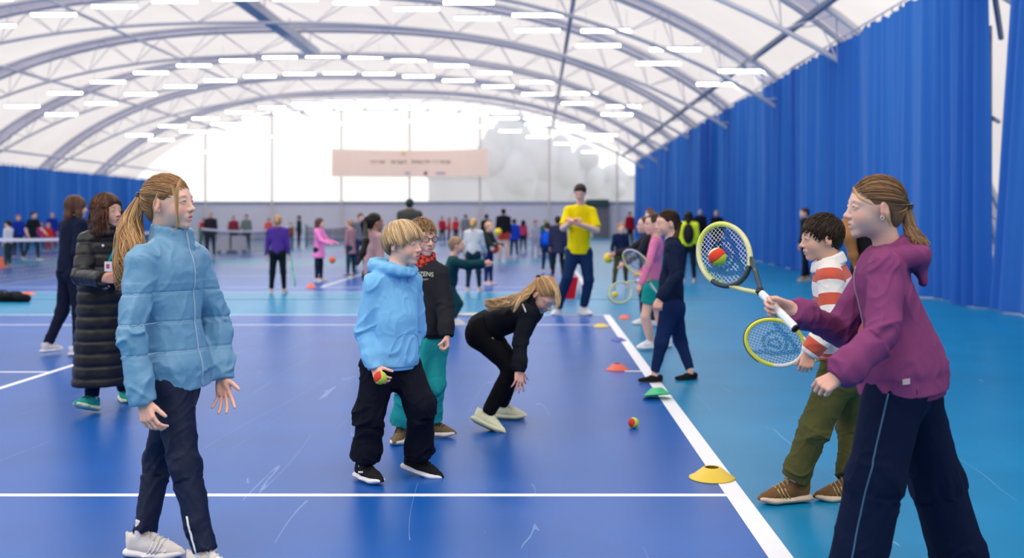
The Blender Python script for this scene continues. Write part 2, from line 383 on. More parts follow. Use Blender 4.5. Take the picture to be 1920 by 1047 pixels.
# ------------------------------------------------------------------ curtains
def curtain_mat(name, c, tr):
    m = mat(name, c, .75, sheen=.15); nt = m.node_tree; N = nt.nodes.new; L = nt.links.new; b = nt.nodes['Principled BSDF']
    t = N('ShaderNodeBsdfTranslucent'); t.inputs[0].default_value = (c[0] * 2.2 + .03, c[1] * 2 + .02, min(1, c[2] * 1.7), 1)
    ms = N('ShaderNodeMixShader'); ms.inputs[0].default_value = tr; L(b.outputs[0], ms.inputs[1]); L(t.outputs[0], ms.inputs[2]); L(ms.outputs[0], nt.nodes['Material Output'].inputs[0])
    return m
M_cur = curtain_mat('blue_curtain_cloth', (.006, .13, .52), .36)
def curtain(name, lab, X, ya, yb, ztop, seed, lean=0, scallop=.5):
    root = thing(name, lab, 'curtain', (X, (ya + yb) / 2, 0), 'blue hall curtains')
    rnd = random.Random(seed); L_ = yb - ya; n = int(L_ / .035); R_ = 14
    ph = [rnd.uniform(0, 6.28) for _ in range(6)]
    b = MB(); vs = []
    for i in range(n + 1):
        s = i / n * L_; y0 = ya + s
        w1 = .5 + .5 * math.sin(s * .9 + ph[0]); amp = .045 + .085 * w1
        warp = s + .22 * math.sin(s * 1.7 + ph[1]) + .12 * math.sin(s * 4.1 + ph[2])
        for j in range(R_ + 1):
            h = j / R_; z = .02 + (ztop - .02) * h
            f = amp * math.sin(warp * 6.28 / .42 + .5 * math.sin(h * 2.4 + ph[3] + s)) * (.55 + .45 * (1 - h)) + .10 * math.sin(warp * 6.28 / 2.3 + ph[4]) * (.35 + .65 * (1 - h)) + .02 * math.sin(warp * 6.28 / .17 + ph[5]) * (.4 + .6 * h)
            if j == R_: z -= .07 * abs(math.sin(s * PI / scallop))
            edge = min(1, min(s, L_ - s) / .25)
            vs.append((X + f, y0 + lean * (1 - h) * (1 - s / L_ if lean < 0 else s / L_), z))
    b.add(vs, [(i * (R_ + 1) + j, (i + 1) * (R_ + 1) + j, (i + 1) * (R_ + 1) + j + 1, i * (R_ + 1) + j + 1) for i in range(n) for j in range(R_)])
    b.build('curtain_cloth', M_cur, root, True)
    b = MB(); b.tube([(X, ya, ztop + .06), (X, yb, ztop + .06)], .02, 6)
    b.build('curtain_rail', M_steel, root)
    k = 0
    while k * scallop <= L_: b = MB(); b.tube([(X, ya + k * scallop, ztop - .03), (X, ya + k * scallop, ztop + .07)], .012, 4); b.build('hook', M_steel_d, root); k += 1
    return root
RX = 6.68
curtain('hall_curtain', 'bright blue pleated curtain on the right, the section beside the dark gap', RX, 15.6, 27.37, 5.28, 1)
curtain('hall_curtain', 'bright blue pleated curtain section behind the girl in pink and racket', RX + .27, 27.0, 42.4, 5.42, 2)
curtain('hall_curtain', 'bright blue pleated curtain section beyond the yellow vest, second from the far end', RX, 40.01, 56.05, 5.28, 3)
curtain('hall_curtain', 'bright blue pleated curtain section at the far end of the right side', RX + .27, 55.7, 74.2, 5.42, 4)
curtain('hall_curtain', 'deep blue curtain at the extreme right edge, past the gap', RX + .12, 5.2, 14.75, 5.6, 5, lean=.75)
LX = -27.3
curtain('hall_curtain', 'blue curtain on the left side behind the ponytailed girl', LX, 52.6, 74.2, 4.15, 6)
curtain('hall_curtain', 'blue curtain on the left side behind the woman in the black coat', LX, 36, 52.5, 4.15, 7)
curtain('hall_curtain', 'blue curtain at the left edge beyond the tennis net', LX, 24, 35.9, 4.15, 8)
# frame members seen in the gap
b = MB(); b.tube([(7.6, 17.5, 0), (7.6, 17.5, 4.6)], .05, 8); b.tube([(7.0, 16, 5.0), (7.8, 17.5, 4.4)], .05, 6); b.tube([(7.0, 16, 2.9), (7.8, 17.6, 3.0)], .04, 6)
tag(b.build('side_brace', M_steel_d), 'dark steel brace showing in the gap between right curtains', 'brace')
# ------------------------------------------------------------------ implicit-surface modelling (bodies, clothes, hair, shoes)
f32 = np.float32
class SDF:
    def __init__(s): s.p = []
    def cone(s, a, b, ra, rb=None, k=.02, flat=None, op='+', bulge=0):
        """tapering limb from a to b; flat=(axis, factor) squashes it along axis"""
        s.p.append(('c', np.array(a, float), np.array(b, float), ra, ra if rb is None else rb, flat, k, op, bulge)); return s
    def chain(s, pts, rs, k=.02, flat=None, op='+'):
        for i in range(len(pts) - 1): s.cone(pts[i], pts[i + 1], rs[i], rs[i + 1], k, flat, op)
        return s
    def ell(s, c, r, R=None, k=.02, op='+'):
        """ellipsoid; rows of R are its axes"""
        r = np.array([r] * 3 if not hasattr(r, '__len__') else r, float)
        s.p.append(('e', np.array(c, float), r, np.eye(3) if R is None else np.array(R, float), None, None, k, op, 0)); return s
    def cut(s, p, n, R, k=.004):
        """removes what lies beyond p in direction n, within R of p"""
        s.p.append(('h', np.array(p, float), nrm(n), R, None, None, k, '-', 0)); return s
    def box(s):
        lo = np.full(3, 1e9); hi = -lo
        for q in s.p:
            if q[7] != '+': continue
            a, b = s.bb(q); lo = np.minimum(lo, a); hi = np.maximum(hi, b)
        return lo, hi
    @staticmethod
    def bb(q):
        if q[0] == 'c':
            r = max(q[3], q[4]) * (max(1, q[5][1]) if q[5] else 1) + abs(q[8]); return np.minimum(q[1], q[2]) - r, np.maximum(q[1], q[2]) + r
        if q[0] == 'e':
            e = np.sqrt(((q[3] * q[2][:, None]) ** 2).sum(0)); return q[1] - e, q[1] + e
        return q[1] - q[3], q[1] + q[3]
    def ev(s, q, X, Y, Z):
        if q[0] == 'c':
            _, a, b, ra, rb, flat, k, op, bul = q; ba = b - a; L2 = float(ba @ ba) + 1e-9
            px, py, pz = X - f32(a[0]), Y - f32(a[1]), Z - f32(a[2])
            t = np.clip((px * f32(ba[0]) + py * f32(ba[1]) + pz * f32(ba[2])) / f32(L2), 0, 1)
            ox, oy, oz = px - t * f32(ba[0]), py - t * f32(ba[1]), pz - t * f32(ba[2])
            d2 = ox * ox + oy * oy + oz * oz
            if flat is not None:
                n, fl = flat; sn = ox * f32(n[0]) + oy * f32(n[1]) + oz * f32(n[2]); d2 = d2 + sn * sn * f32(1 / (fl * fl) - 1)
            r = f32(ra) + f32(rb - ra) * t
            if bul: r = r + f32(bul) * 4 * t * (1 - t)
            return np.sqrt(np.maximum(d2, 0)) - r
        if q[0] == 'e':
            _, c, r, R = q[:4]; px, py, pz = X - f32(c[0]), Y - f32(c[1]), Z - f32(c[2])
            k0 = 0; k1 = 0
            for i in range(3):
                v = (px * f32(R[i][0]) + py * f32(R[i][1]) + pz * f32(R[i][2])) / f32(r[i]); k0 = k0 + v * v; v = v / f32(r[i]); k1 = k1 + v * v
            k0 = np.sqrt(k0); k1 = np.sqrt(k1) + f32(1e-6); return k0 * (k0 - 1) / k1
        _, p, n, R = q[:4]; px, py, pz = X - f32(p[0]), Y - f32(p[1]), Z - f32(p[2])
        hp = -(px * f32(n[0]) + py * f32(n[1]) + pz * f32(n[2])); sp = np.sqrt(px * px + py * py + pz * pz) - f32(R)
        return np.maximum(hp, sp)
    def polygonise(s, h):
        lo, hi = s.box(); lo = lo - 3 * h; hi = hi + 3 * h
        n = np.ceil((hi - lo) / h).astype(int) + 1
        ax = [lo[i] + h * np.arange(n[i]) for i in range(3)]
        F = np.full(n, .5, f32)
        for q in s.p:
            a, b = s.bb(q); m = q[6] + 2.5 * h
            i0 = np.clip(np.floor((a - m - lo) / h).astype(int), 0, n); i1 = np.clip(np.ceil((b + m - lo) / h).astype(int) + 1, 0, n)
            if (i1 <= i0).any(): continue
            sl = tuple(slice(i0[i], i1[i]) for i in range(3))
            X = ax[0][sl[0]].astype(f32)[:, None, None]; Y = ax[1][sl[1]].astype(f32)[None, :, None]; Z = ax[2][sl[2]].astype(f32)[None, None, :]
            D = s.ev(q, X, Y, Z); G = F[sl]; k = f32(max(q[6], 1e-5))
            if q[7] == '+':
                hh = np.maximum(k - np.abs(G - D), 0) / k; F[sl] = np.minimum(G, D) - hh * hh * k * f32(.25)
            else:
                D = -D; hh = np.maximum(k - np.abs(G - D), 0) / k; F[sl] = np.maximum(G, D) + hh * hh * k * f32(.25)
        return surfnets(F, lo, h)

def surfnets(F, lo, h):
    S = F < 0
    c = [(i, j, k) for i in (0, 1) for j in (0, 1) for k in (0, 1)]; n = np.array(F.shape)
    sub = lambda A, o: A[o[0]:n[0] - 1 + o[0], o[1]:n[1] - 1 + o[1], o[2]:n[2] - 1 + o[2]]
    allc = sub(S, c[0]).copy(); anyc = allc.copy()
    for o in c[1:]: q = sub(S, o); allc &= q; anyc |= q
    act = anyc & ~allc; I = np.argwhere(act)
    idx = np.full(act.shape, -1, np.int32); idx[act] = np.arange(len(I))
    V = np.stack([F[I[:, 0] + o[0], I[:, 1] + o[1], I[:, 2] + o[2]] for o in c], 1)
    pos = np.zeros((len(I), 3)); cnt = np.zeros(len(I))
    for a in range(8):
        for b in range(a + 1, 8):
            d = np.array(c[b]) - np.array(c[a])
            if np.abs(d).sum() != 1: continue
            m = (V[:, a] < 0) != (V[:, b] < 0); t = V[m, a] / (V[m, a] - V[m, b])
            pos[m] += np.array(c[a]) + t[:, None] * d; cnt[m] += 1
    pos = (pos / cnt[:, None] + I) * h + lo
    quads = []
    for axn in range(3):
        sl0 = [slice(None)] * 3; sl1 = [slice(None)] * 3; sl0[axn] = slice(0, -1); sl1[axn] = slice(1, None)
        E = S[tuple(sl0)] != S[tuple(sl1)]; J = np.argwhere(E)
        u, v = (axn + 1) % 3, (axn + 2) % 3
        J = J[(J[:, u] > 0) & (J[:, v] > 0) & (J[:, u] < n[u] - 1) & (J[:, v] < n[v] - 1)]
        fl = S[J[:, 0], J[:, 1], J[:, 2]]
        def at(du, dv): K = J.copy(); K[:, u] += du; K[:, v] += dv; return idx[K[:, 0], K[:, 1], K[:, 2]]
        q = np.stack([at(-1, -1), at(0, -1), at(0, 0), at(-1, 0)], 1); q[~fl] = q[~fl][:, ::-1]; quads.append(q)
    Q = np.concatenate(quads); Q = Q[(Q >= 0).all(1)]
    return pos, Q

def vnormals(V, Q):
    a = V[Q[:, 2]] - V[Q[:, 0]]; b = V[Q[:, 3]] - V[Q[:, 1]]; N = np.cross(a, b); out = np.zeros_like(V)
    for i in range(4): np.add.at(out, Q[:, i], N)
    return out / (np.linalg.norm(out, axis=1, keepdims=True) + 1e-12)

def relax(V, Q, it=1, lam=.5):
    for _ in range(it):
        A = np.zeros_like(V); c = np.zeros(len(V))
        for i in range(4):
            np.add.at(A, Q[:, i], V[Q[:, (i + 1) % 4]] + V[Q[:, (i - 1) % 4]]); np.add.at(c, Q[:, i], 2)
        V = V + lam * (A / np.maximum(c, 1)[:, None] - V)
    return V

_rs = np.random.RandomState(7); _T = _rs.rand(4096).astype(f32)
def vnoise(Pn):
    """smooth value noise, -1..1"""
    Pn = np.asarray(Pn); i = np.floor(Pn).astype(np.int64); f = Pn - i; f = f * f * (3 - 2 * f); r = 0
    for a in (0, 1):
        for b in (0, 1):
            for c in (0, 1):
                hsh = ((i[:, 0] + a) * 73856093 ^ (i[:, 1] + b) * 19349663 ^ (i[:, 2] + c) * 83492791) & 4095
                r = r + _T[hsh] * (f[:, 0] if a else 1 - f[:, 0]) * (f[:, 1] if b else 1 - f[:, 1]) * (f[:, 2] if c else 1 - f[:, 2])
    return r * 2 - 1

def to_mesh(name, V, Q, col=None, attrs=None):
    me = bpy.data.meshes.new(name); me.vertices.add(len(V)); me.vertices.foreach_set('co', V.astype(f32).ravel())
    me.loops.add(len(Q) * 4); me.loops.foreach_set('vertex_index', Q.astype(np.int32).ravel())
    me.polygons.add(len(Q)); me.polygons.foreach_set('loop_start', np.arange(0, len(Q) * 4, 4, dtype=np.int32))
    me.polygons.foreach_set('use_smooth', np.ones(len(Q), bool)); me.update(calc_edges=True); me.validate()
    if col is not None:
        a = me.attributes.new('Col', 'FLOAT_COLOR', 'POINT'); c4 = np.ones((len(V), 4), f32); c4[:, :3] = col; a.data.foreach_set('color', c4.ravel())
    for k, v in (attrs or {}).items():
        a = me.attributes.new(k, 'FLOAT', 'POINT'); a.data.foreach_set('value', v.astype(f32))
    return me

def seg_param(V, a, b):
    ba = b - a; L = np.linalg.norm(ba); t = ((V - a) @ ba) / (L * L); tc = np.clip(t, 0, 1); o = V - (a + tc[:, None] * ba); return t, o, np.linalg.norm(o, axis=1), L

def wrinkle(V, N, segs, amp=.005, seed=0, freq=30):
    """folds running round and across each limb, strongest near its bends. segs: (a, b, strength_a, strength_b, radius)"""
    D = np.stack([seg_param(V, np.array(s[0]), np.array(s[1]))[2] / s[4] for s in segs], 1); w = D.argmin(1); out = V.copy()
    for i, s in enumerate(segs):
        m = w == i
        if not m.any(): continue
        a, b = np.array(s[0]), np.array(s[1]); t, o, r, L = seg_param(V[m], a, b); tt = np.clip(t, 0, 1)
        st = s[2] * (1 - tt) + s[3] * tt; st = st * (.35 + .65 * (np.abs(tt - .5) * 2) ** 1.2)
        q = o / .085 + seed; z = (t * L * freq)[:, None]
        wob = vnoise(V[m] * 9 + seed * 1.7)[:, None] * 1.1
        q1 = np.concatenate([q[:, :2] * .8 + .3 * q[:, 2:3], z * .55 + wob + q[:, :1] * .9 + 3.1 * i], 1)
        n1 = vnoise(q1); n2 = vnoise(q1 * 1.9 + 9); n3 = vnoise(np.concatenate([q[:, :2] * 1.3, z * .35 - q[:, :1] * 1.4 - wob], 1) + 4)
        r1 = (1 - np.abs(n1)) ** 5; r2 = (1 - np.abs(n2)) ** 4; r3 = (1 - np.abs(n3)) ** 5; big = vnoise(V[m] * 6 + seed)
        out[m] += N[m] * (amp * st * (r1 * 1.5 + r2 * .6 + r3 * 1.0 - .9 + big * .5))[:, None]
    return out

# ------------------------------------------------------------------ shared materials of people
M_skin = mat('skin', (.8, .55, .45), .5, attr='Col', bump=(220, .06), spec=.35)
bs = M_skin.node_tree.nodes['Principled BSDF']; bs.inputs['Subsurface Weight'].default_value = .12; bs.inputs['Subsurface Radius'].default_value = (1, .35, .2); bs.inputs['Subsurface Scale'].default_value = .012
M_hair = mat('hair', (.3, .2, .1), .5, attr='Col', spec=.22)
_mc = {}
def cloth(col, rough=.9, bumps=(420, .12), var=.06, sheen=.0, name='cloth', spec=.12):
    k = (tuple(col), rough, bumps, name)
    if k not in _mc: _mc[k] = mat(name, col, rough, bump=bumps, var=var, sheen=sheen, spec=spec, vscale=14)
    return _mc[k]

def frame(fwd, up=(0, 0, 1)):
    f = nrm(fwd); l = nrm(np.cross(up, f)); u = np.cross(f, l); return np.array([f, l, u])       # rows: forward, left, up

def yawp(a, pitch=0, roll=0):
    """head frame facing compass angle a (degrees from +X towards +Y), pitched up by pitch"""
    a = math.radians(a); p = math.radians(pitch); f = np.array([math.cos(a) * math.cos(p), math.sin(a) * math.cos(p), math.sin(p)])
    R = frame(f); r = math.radians(roll)
    return np.array([R[0], R[1] * math.cos(r) + R[2] * math.sin(r), -R[1] * math.sin(r) + R[2] * math.cos(r)])

SKIN = (.89, .53, .40); SKIN2 = (.50, .27, .16)
def skin_cols(V, C, H, s, base, blush=.5, detail=True, brow=(.25, .15, .08), hands=()):
    base = np.array(base); col = np.tile(base, (len(V), 1)); L = ((V - C) @ H.T) / s
    n = vnoise(V * 40)[:, None]; col *= 1 + .03 * n
    def blob(c, r, cc, w):
        d = (((L - np.array(c)) / np.array(r)) ** 2).sum(1); a = np.clip(1.3 - d, 0, 1)[:, None] * w; return col * (1 - a) + np.array(cc) * a
    for sd in (-1, 1):
        col = blob((.062, sd * .042, -.028), (.03, .022, .026), base * [1.02, .66, .64], blush)
        col = blob((-.01, sd * .085, -.004), (.03, .02, .04), base * [1.03, .78, .72], .6)
    col = blob((.108, 0, -.026), (.012, .016, .014), base * [1.03, .8, .75], .5)
    lip = base * [.86, .52, .52]
    if detail:
        col = blob((.096, 0, -.0515), (.014, .022, .0048), lip, .9); col = blob((.092, 0, -.0625), (.014, .018, .0052), lip, .9)
        col = blob((.099, 0, -.0575), (.011, .020, .0016), (.12, .03, .03), .9)
        for sd in (-1, 1):
            col = blob((.0885, sd * .032, .0088), (.007, .015, .0018), (.10, .055, .04), .75)
            col = blob((.086, sd * .032, .0285), (.02, .018, .0042), np.array(brow), .75)
            col = blob((.098, sd * .0065, -.0345), (.006, .0035, .003), base * .25, .8)
    else:
        col = blob((.094, 0, -.057), (.016, .022, .008), lip, .8)
        for sd in (-1, 1):
            col = blob((.086, sd * .033, .029), (.02, .018, .006), np.array(brow), .7); col = blob((.086, sd * .033, .007), (.02, .014, .0065), (.06, .04, .035), .8)
    for (hp, r) in hands:
        d = np.linalg.norm(V - hp, axis=1) / r; a = np.clip(1.2 - d, 0, 1)[:, None] * .5; col = col * (1 - a) + base * [1.05, .74, .66] * a
    return col

def head_sdf(S, C, H, s, detail=True, openm=0.0, slim=1.0):
    """C: centre between the ears; H rows forward,left,up"""
    g = lambda f, l, u: C + s * (f * H[0] + l * H[1] + u * H[2])
    S.ell(g(-.013, 0, .030), np.array([.094, .073, .084]) * s, H, .01)
    S.ell(g(.024, 0, .002), np.array([.064, .0610 * slim, .088]) * s, H, .03 * s)
    S.ell(g(.026, 0, -.052), np.array([.053, .048 * slim, .044]) * s, H, .03 * s)
    S.ell(g(.069, 0, -.088), np.array([.017, .020, .016]) * s, H, .026 * s)
    for sd in (-1, 1):
        S.ell(g(.051, sd * .030, -.030), np.array([.031, .027, .030]) * s, H, .022 * s)
        S.ell(g(.060, sd * .028, .026), np.array([.026, .026, .012]) * s, H, .016 * s)
    if not detail:
        S.cone(g(.086, 0, .004), g(.104, 0, -.025), .007 * s, .011 * s, .01 * s); S.ell(g(.084, 0, -.057), np.array([.014, .022, .012]) * s, H, .012 * s)
        for sd in (-1, 1): S.ell(g(-.010, sd * .074, -.005), np.array([.017, .009, .030]) * s, H, .006)
        return
    for sd in (-1, 1): S.ell(g(.098, sd * .034, .008), np.array([.016, .018, .012]) * s, H, .014 * s, '-')
    S.cone(g(.080, 0, .018), g(.104, 0, -.022), .0065 * s, .0085 * s, .016 * s)
    S.ell(g(.1055, 0, -.0255), np.array([.0095, .0098, .0085]) * s, H, .008 * s)
    for sd in (-1, 1): S.ell(g(.0955, sd * .0115, -.0285), np.array([.0095, .0062, .0072]) * s, H, .006 * s)
    for sd in (-1, 1): S.ell(g(.1000, sd * .0060, -.0345), np.array([.0042, .0028, .0028]) * s, H, .003 * s, '-')
    S.ell(g(.080, 0, -.056), np.array([.0155, .025, .018]) * s, H, .012 * s)                      # muzzle
    S.ell(g(.0915, 0, -.0515 ), np.array([.0075, .0190, .0050]) * s, H, .004 * s)
    S.ell(g(.0885, 0, -.0640 - openm * .3), np.array([.0075, .0155, .0055]) * s, H, .004 * s)
    S.ell(g(.0990, 0, -.0577 - openm * .15), np.array([.0110, .0190, .0016 + openm * .3]) * s, H, .003 * s, '-')
    for sd in (-1, 1):
        # eyelids: upper and lower rims round the eyeball
        S.cone(g(.0840, sd * .018, .0075), g(.0868, sd * .031, .0130), .0036 * s, .0050 * s, .005 * s); S.cone(g(.0868, sd * .031, .0130), g(.0775, sd * .046, .0090), .0042 * s, .0036 * s, .005 * s)
        S.cone(g(.0840, sd * .018, .0060), g(.0845, sd * .031, .0000), .0030 * s, .0034 * s, .005 * s); S.cone(g(.0845, sd * .031, .0000), g(.0765, sd * .045, .0060), .0034 * s, .0030 * s, .005 * s)
        ER = H.copy()
        tilt = rotm(H[2], sd * .38); tl2 = rotm(H[1], .18); ER = np.array([tl2 @ tilt @ r for r in H])
        S.ell(g(-.012, sd * .0775, -.004), np.array([.0185, .0070, .0320]) * s, ER, .006 * s)
        S.ell(g(-.004, sd * .0735, -.026), np.array([.0085, .0060, .0095]) * s, ER, .006 * s)
        S.ell(g(-.009, sd * .0860, .002), np.array([.0100, .0055, .0190]) * s, ER, .005 * s, '-')
        S.ell(g(.002, sd * .0800, -.009), np.array([.0050, .0040, .0060]) * s, ER, .004 * s)

def eyes(parent, C, H, s, iris=(.12, .20, .28), look=0.0):
    for sd in (-1, 1):
        c = C + s * (.0735 * H[0] + sd * .0315 * H[1] + .0062 * H[2]); b = MB(); b.sphere(c, .0118 * s, n=20, mm=14); e = b.build('eye', M_eye, parent, True)
        d = nrm(H[0] + (sd * .10 + look) * H[1] - .05 * H[2]); q = c + d * .0098 * s
        R = frame(d); b = MB(); b.sphere(q, (.0026 * s, .0056 * s, .0056 * s), R.T, 16, 8); b.build('iris', mat_i(iris), e, True)
        b = MB(); b.sphere(q + d * .0016 * s, (.0016 * s, .0026 * s, .0026 * s), R.T, 12, 6); b.build('pupil', M_black, e, True)
M_eye = mat('eye_white', (.78, .74, .72), .2); M_black = mat('black', (.01, .01, .01), .3)
def mat_i(c):
    k = ('iris', c)
    if k not in _mc: _mc[k] = mat('iris', c, .15)
    return _mc[k]

# hands --------------------------------------------------------------
def hand_sdf(S, w, d, n, th, L=.155, curl=(.35, .4, .45, .5), spread=.09, thumb=(.6, .3), simple=False, k=.0035):
    """w wrist, d towards the fingers, n out of the palm, th +1/-1: thumb on the side th*cross(d,n)"""
    d = nrm(d); n = nrm(np.array(n) - d * (np.array(n) @ d)); sd = np.cross(d, n) * th
    u = L / .155
    if simple:
        S.cone(w, w + d * .06 * u, .022 * u, .027 * u, .02, (n, .6)); S.cone(w + d * .06 * u, w + d * .11 * u + n * .03 * u, .024 * u, .017 * u, .01, (n, .6))
        S.cone(w + d * .02 * u + sd * .02 * u, w + d * .065 * u + sd * .035 * u + n * .02 * u, .010 * u, .008 * u, .008); return w + d * .07 * u
    S.cone(w - d * .02 * u, w + d * .012 * u, .0225 * u, .022 * u, .015, (n, .78))
    base = []
    for i, off in enumerate((.029, .0105, -.0085, -.0265)):
        kn = w + d * (.078, .081, .077, .069)[i] * u + sd * off * u - n * .001 * u
        S.cone(w + d * .008 * u + sd * off * .55 * u, kn, .0125 * u, .0098 * u, .010 * u); base.append(kn)
    S.ell(w + d * .034 * u + sd * .020 * u + n * .007 * u, np.array([.028, .013, .012]) * u, np.array([nrm(d + sd * .35), nrm(np.cross(n, nrm(d + sd * .35))), n]), .010 * u)
    S.ell(w + d * .040 * u - sd * .020 * u + n * .005 * u, np.array([.028, .011, .010]) * u, np.array([d, sd, n]), .010 * u)
    lens = [(.035, .022, .019), (.039, .025, .020), (.036, .024, .020), (.028, .018, .017)]
    for i in range(4):
        a = (1.5 - i) * spread; dir0 = nrm(d * math.cos(a) + sd * math.sin(a)); p = base[i]; c = curl[i]; ang = c * .75; r = (.0082, .0084, .0080, .0070)[i] * u
        for j, l in enumerate(lens[i]):
            dd = dir0 * math.cos(ang) + n * math.sin(ang); q = p + dd * l * u
            S.cone(p, q, r * (1.0, .95, .90)[j], r * (.95, .90, .78)[j], k * u if j == 0 else .002); p = q; ang += c * (1.15, .8)[j] if j < 2 else 0
    p = w + d * .022 * u + sd * .024 * u + n * .006 * u; ta, tb = thumb
    d1 = nrm(d * math.cos(ta) + sd * math.sin(ta) + n * tb); q = p + d1 * .036 * u; S.cone(p, q, .0125 * u, .0098 * u, .008 * u)
    d2 = nrm(d1 + d * .25 + n * tb * .5); q2 = q + d2 * .026 * u; S.cone(q, q2, .0096 * u, .0088 * u, .003); d3 = nrm(d2 + n * tb * .4); S.cone(q2, q2 + d3 * .019 * u, .0088 * u, .0072 * u, .002)
    return w + d * .08 * u

# shoes ----------------------------------------------------------------
def shoe(parent, ank, fwd, up=(0, 0, 1), L=.235, col=(.8, .8, .8), sole=(.85, .85, .85), lace=(.7, .7, .7), kind='trainer', h=.006, sock=None, accent=None, lab=None, bottom=None):
    R = frame(fwd, up); s = L / .24; ank = np.array(ank, float)
    g = lambda f, l, u: ank + s * (f * R[0] + l * R[1] + u * R[2])   # u=-.09 is the ground
    up_ = SDF()
    if kind == 'flat':
        up_.cone(g(-.045, 0, -.055), g(.02, 0, -.058), .030 * s, .032 * s, .01); up_.cone(g(.02, 0, -.06), g(.135, .0, -.072), .036 * s, .022 * s, .02, (R[2], .75)); up_.cut(g(0, 0, -.086), -R[2], .3)
        up_.ell(g(-.008, 0, -.015), np.array([.040, .024, .036]) * s, R, .006, '-')
    else:
        up_.cone(g(-.046, 0, -.045), g(.02, 0, -.045), .030 * s, .032 * s, .015); up_.cone(g(-.044, 0, -.018), g(.004, 0, -.012), .0275 * s, .029 * s, .015)
        up_.cone(g(.02, 0, -.042), g(.09, .004, -.058), .033 * s, .032 * s, .02); up_.cone(g(.09, .004, -.058), g(.136, .004, -.064), .032 * s, .022 * s, .015)
        up_.cone(g(.014, 0, .004), g(.085, .002, -.036), .0155 * s, .013 * s, .012); up_.cone(g(-.070, 0, -.03), g(-.076, 0, .002), .010 * s, .007 * s, .012)
        up_.cone(g(.118, .004, -.062), g(.150, .004, -.070), .030 * s, .018 * s, .006, (R[2], .8))
        for i in range(3): up_.cone(g(.055 + .022 * i, -.040, -.055), g(.070 + .020 * i, -.012, -.036 - .009 * i), .0035 * s, .003 * s, .004); up_.cone(g(.055 + .022 * i, .044, -.055), g(.070 + .020 * i, .016, -.036 - .009 * i), .0035 * s, .003 * s, .004)
        up_.ell(g(-.014, 0, .016), np.array([.040, .0215, .034]) * s, R, .004, '-'); up_.cut(g(0, 0, -.074), -R[2], .3)
    V, Q = up_.polygonise(h); V = relax(V, Q, 1)
    o = obj('shoe', to_mesh('shoe', V, Q), cloth(col, .7, (300, .1), .08, name='shoe_cloth'), parent)
    if lab: o['label'] = lab
    so = SDF(); th = .018 if kind == 'flat' else .030
    fl = lambda f, l, u, r: (g(f, l, u), r * s)
    z = -.09 + th * .5
    q_ = th * .60
    if kind == 'flat': so.cone(g(-.042, 0, z), g(.03, 0, z), .035 * s, .034 * s, .01, (R[2], q_ / .036)); so.cone(g(.03, 0, z), g(.128, .004, z), .036 * s, .026 * s, .02, (R[2], q_ / .034))
    else:
        so.cone(g(-.050, 0, z + .004), g(.03, 0, z), .040 * s, .037 * s, .01, (R[2], q_ / .036)); so.cone(g(.03, 0, z), g(.092, .004, z), .037 * s, .044 * s, .02, (R[2], q_ / .042)); so.cone(g(.092, .004, z), g(.132, .004, z + .007), .044 * s, .032 * s, .02, (R[2], q_ / .040))
        so.ell(g(.02, .0, z), np.array([.03, .05, .006]) * s, R, .004)
    so.cut(g(0, 0, -.09), -R[2], .3)
    V, Q = so.polygonise(h); so_o = obj('sole', to_mesh('sole', V, Q), cloth(sole, .6, (60, .15), .03, name='rubber'), o)
    if bottom is not None:
        b = MB(); K = 20; ring = []
        for i in range(K): a = 2 * PI * i / K; f_ = .045 + .105 * math.cos(a); l_ = .031 * math.sin(a); ring.append(g(f_, l_, -.0915))
        b.add(ring + [p + R[2] * .004 for p in ring], [tuple(range(K))] + [(i, (i + 1) % K, K + (i + 1) % K, K + i) for i in range(K)]); b.build('tread', cloth(bottom, .8, (200, .4), .15, name='tread_rubber'), so_o)
    if kind != 'flat' and lace is not None:
        b = MB()
        for i in range(4):
            f_ = .030 + i * .017; zz = .0125 - (f_ - .02) * .52
            b.tube([g(f_, -.022, zz - .016), g(f_ + .003, -.008, zz + .001), g(f_ + .006, .008, zz + .001), g(f_, .022, zz - .016)], .0032 * s, 6)
        for sg in (-1, 1): b.tube([g(.028, 0, .012), g(.022, sg * .016, .020), g(.034, sg * .028, .008), g(.032, sg * .008, .012)], .0024 * s, 5)
        b.build('laces', cloth(lace, .8, (400, .1), .02, name='lace_cloth'), o, True)
    if accent:
        for sg in (-1, 1):
            for i in range(3):
                b = MB(); f_ = .028 + i * .017; b.tube([g(f_, sg * .0365, -.066), g(f_ + .014, sg * .033, -.044), g(f_ + .022, sg * .026, -.022)], .0032 * s, 5)
                b.build('side_stripe', cloth(accent, .7, (300, .05), .02, name='stripe_cloth'), o, True)
    if sock is not None:
        b = SDF(); b.cone(g(-.012, 0, -.03), g(-.008, 0, .055), .030 * s, .029 * s, .01); b.cut(g(-.008, 0, .06), R[2], .06)
        V, Q = b.polygonise(h); obj('sock', to_mesh('sock', V, Q), cloth(sock, .9, (500, .2), .03, name='sock_cloth'), o)
    return o

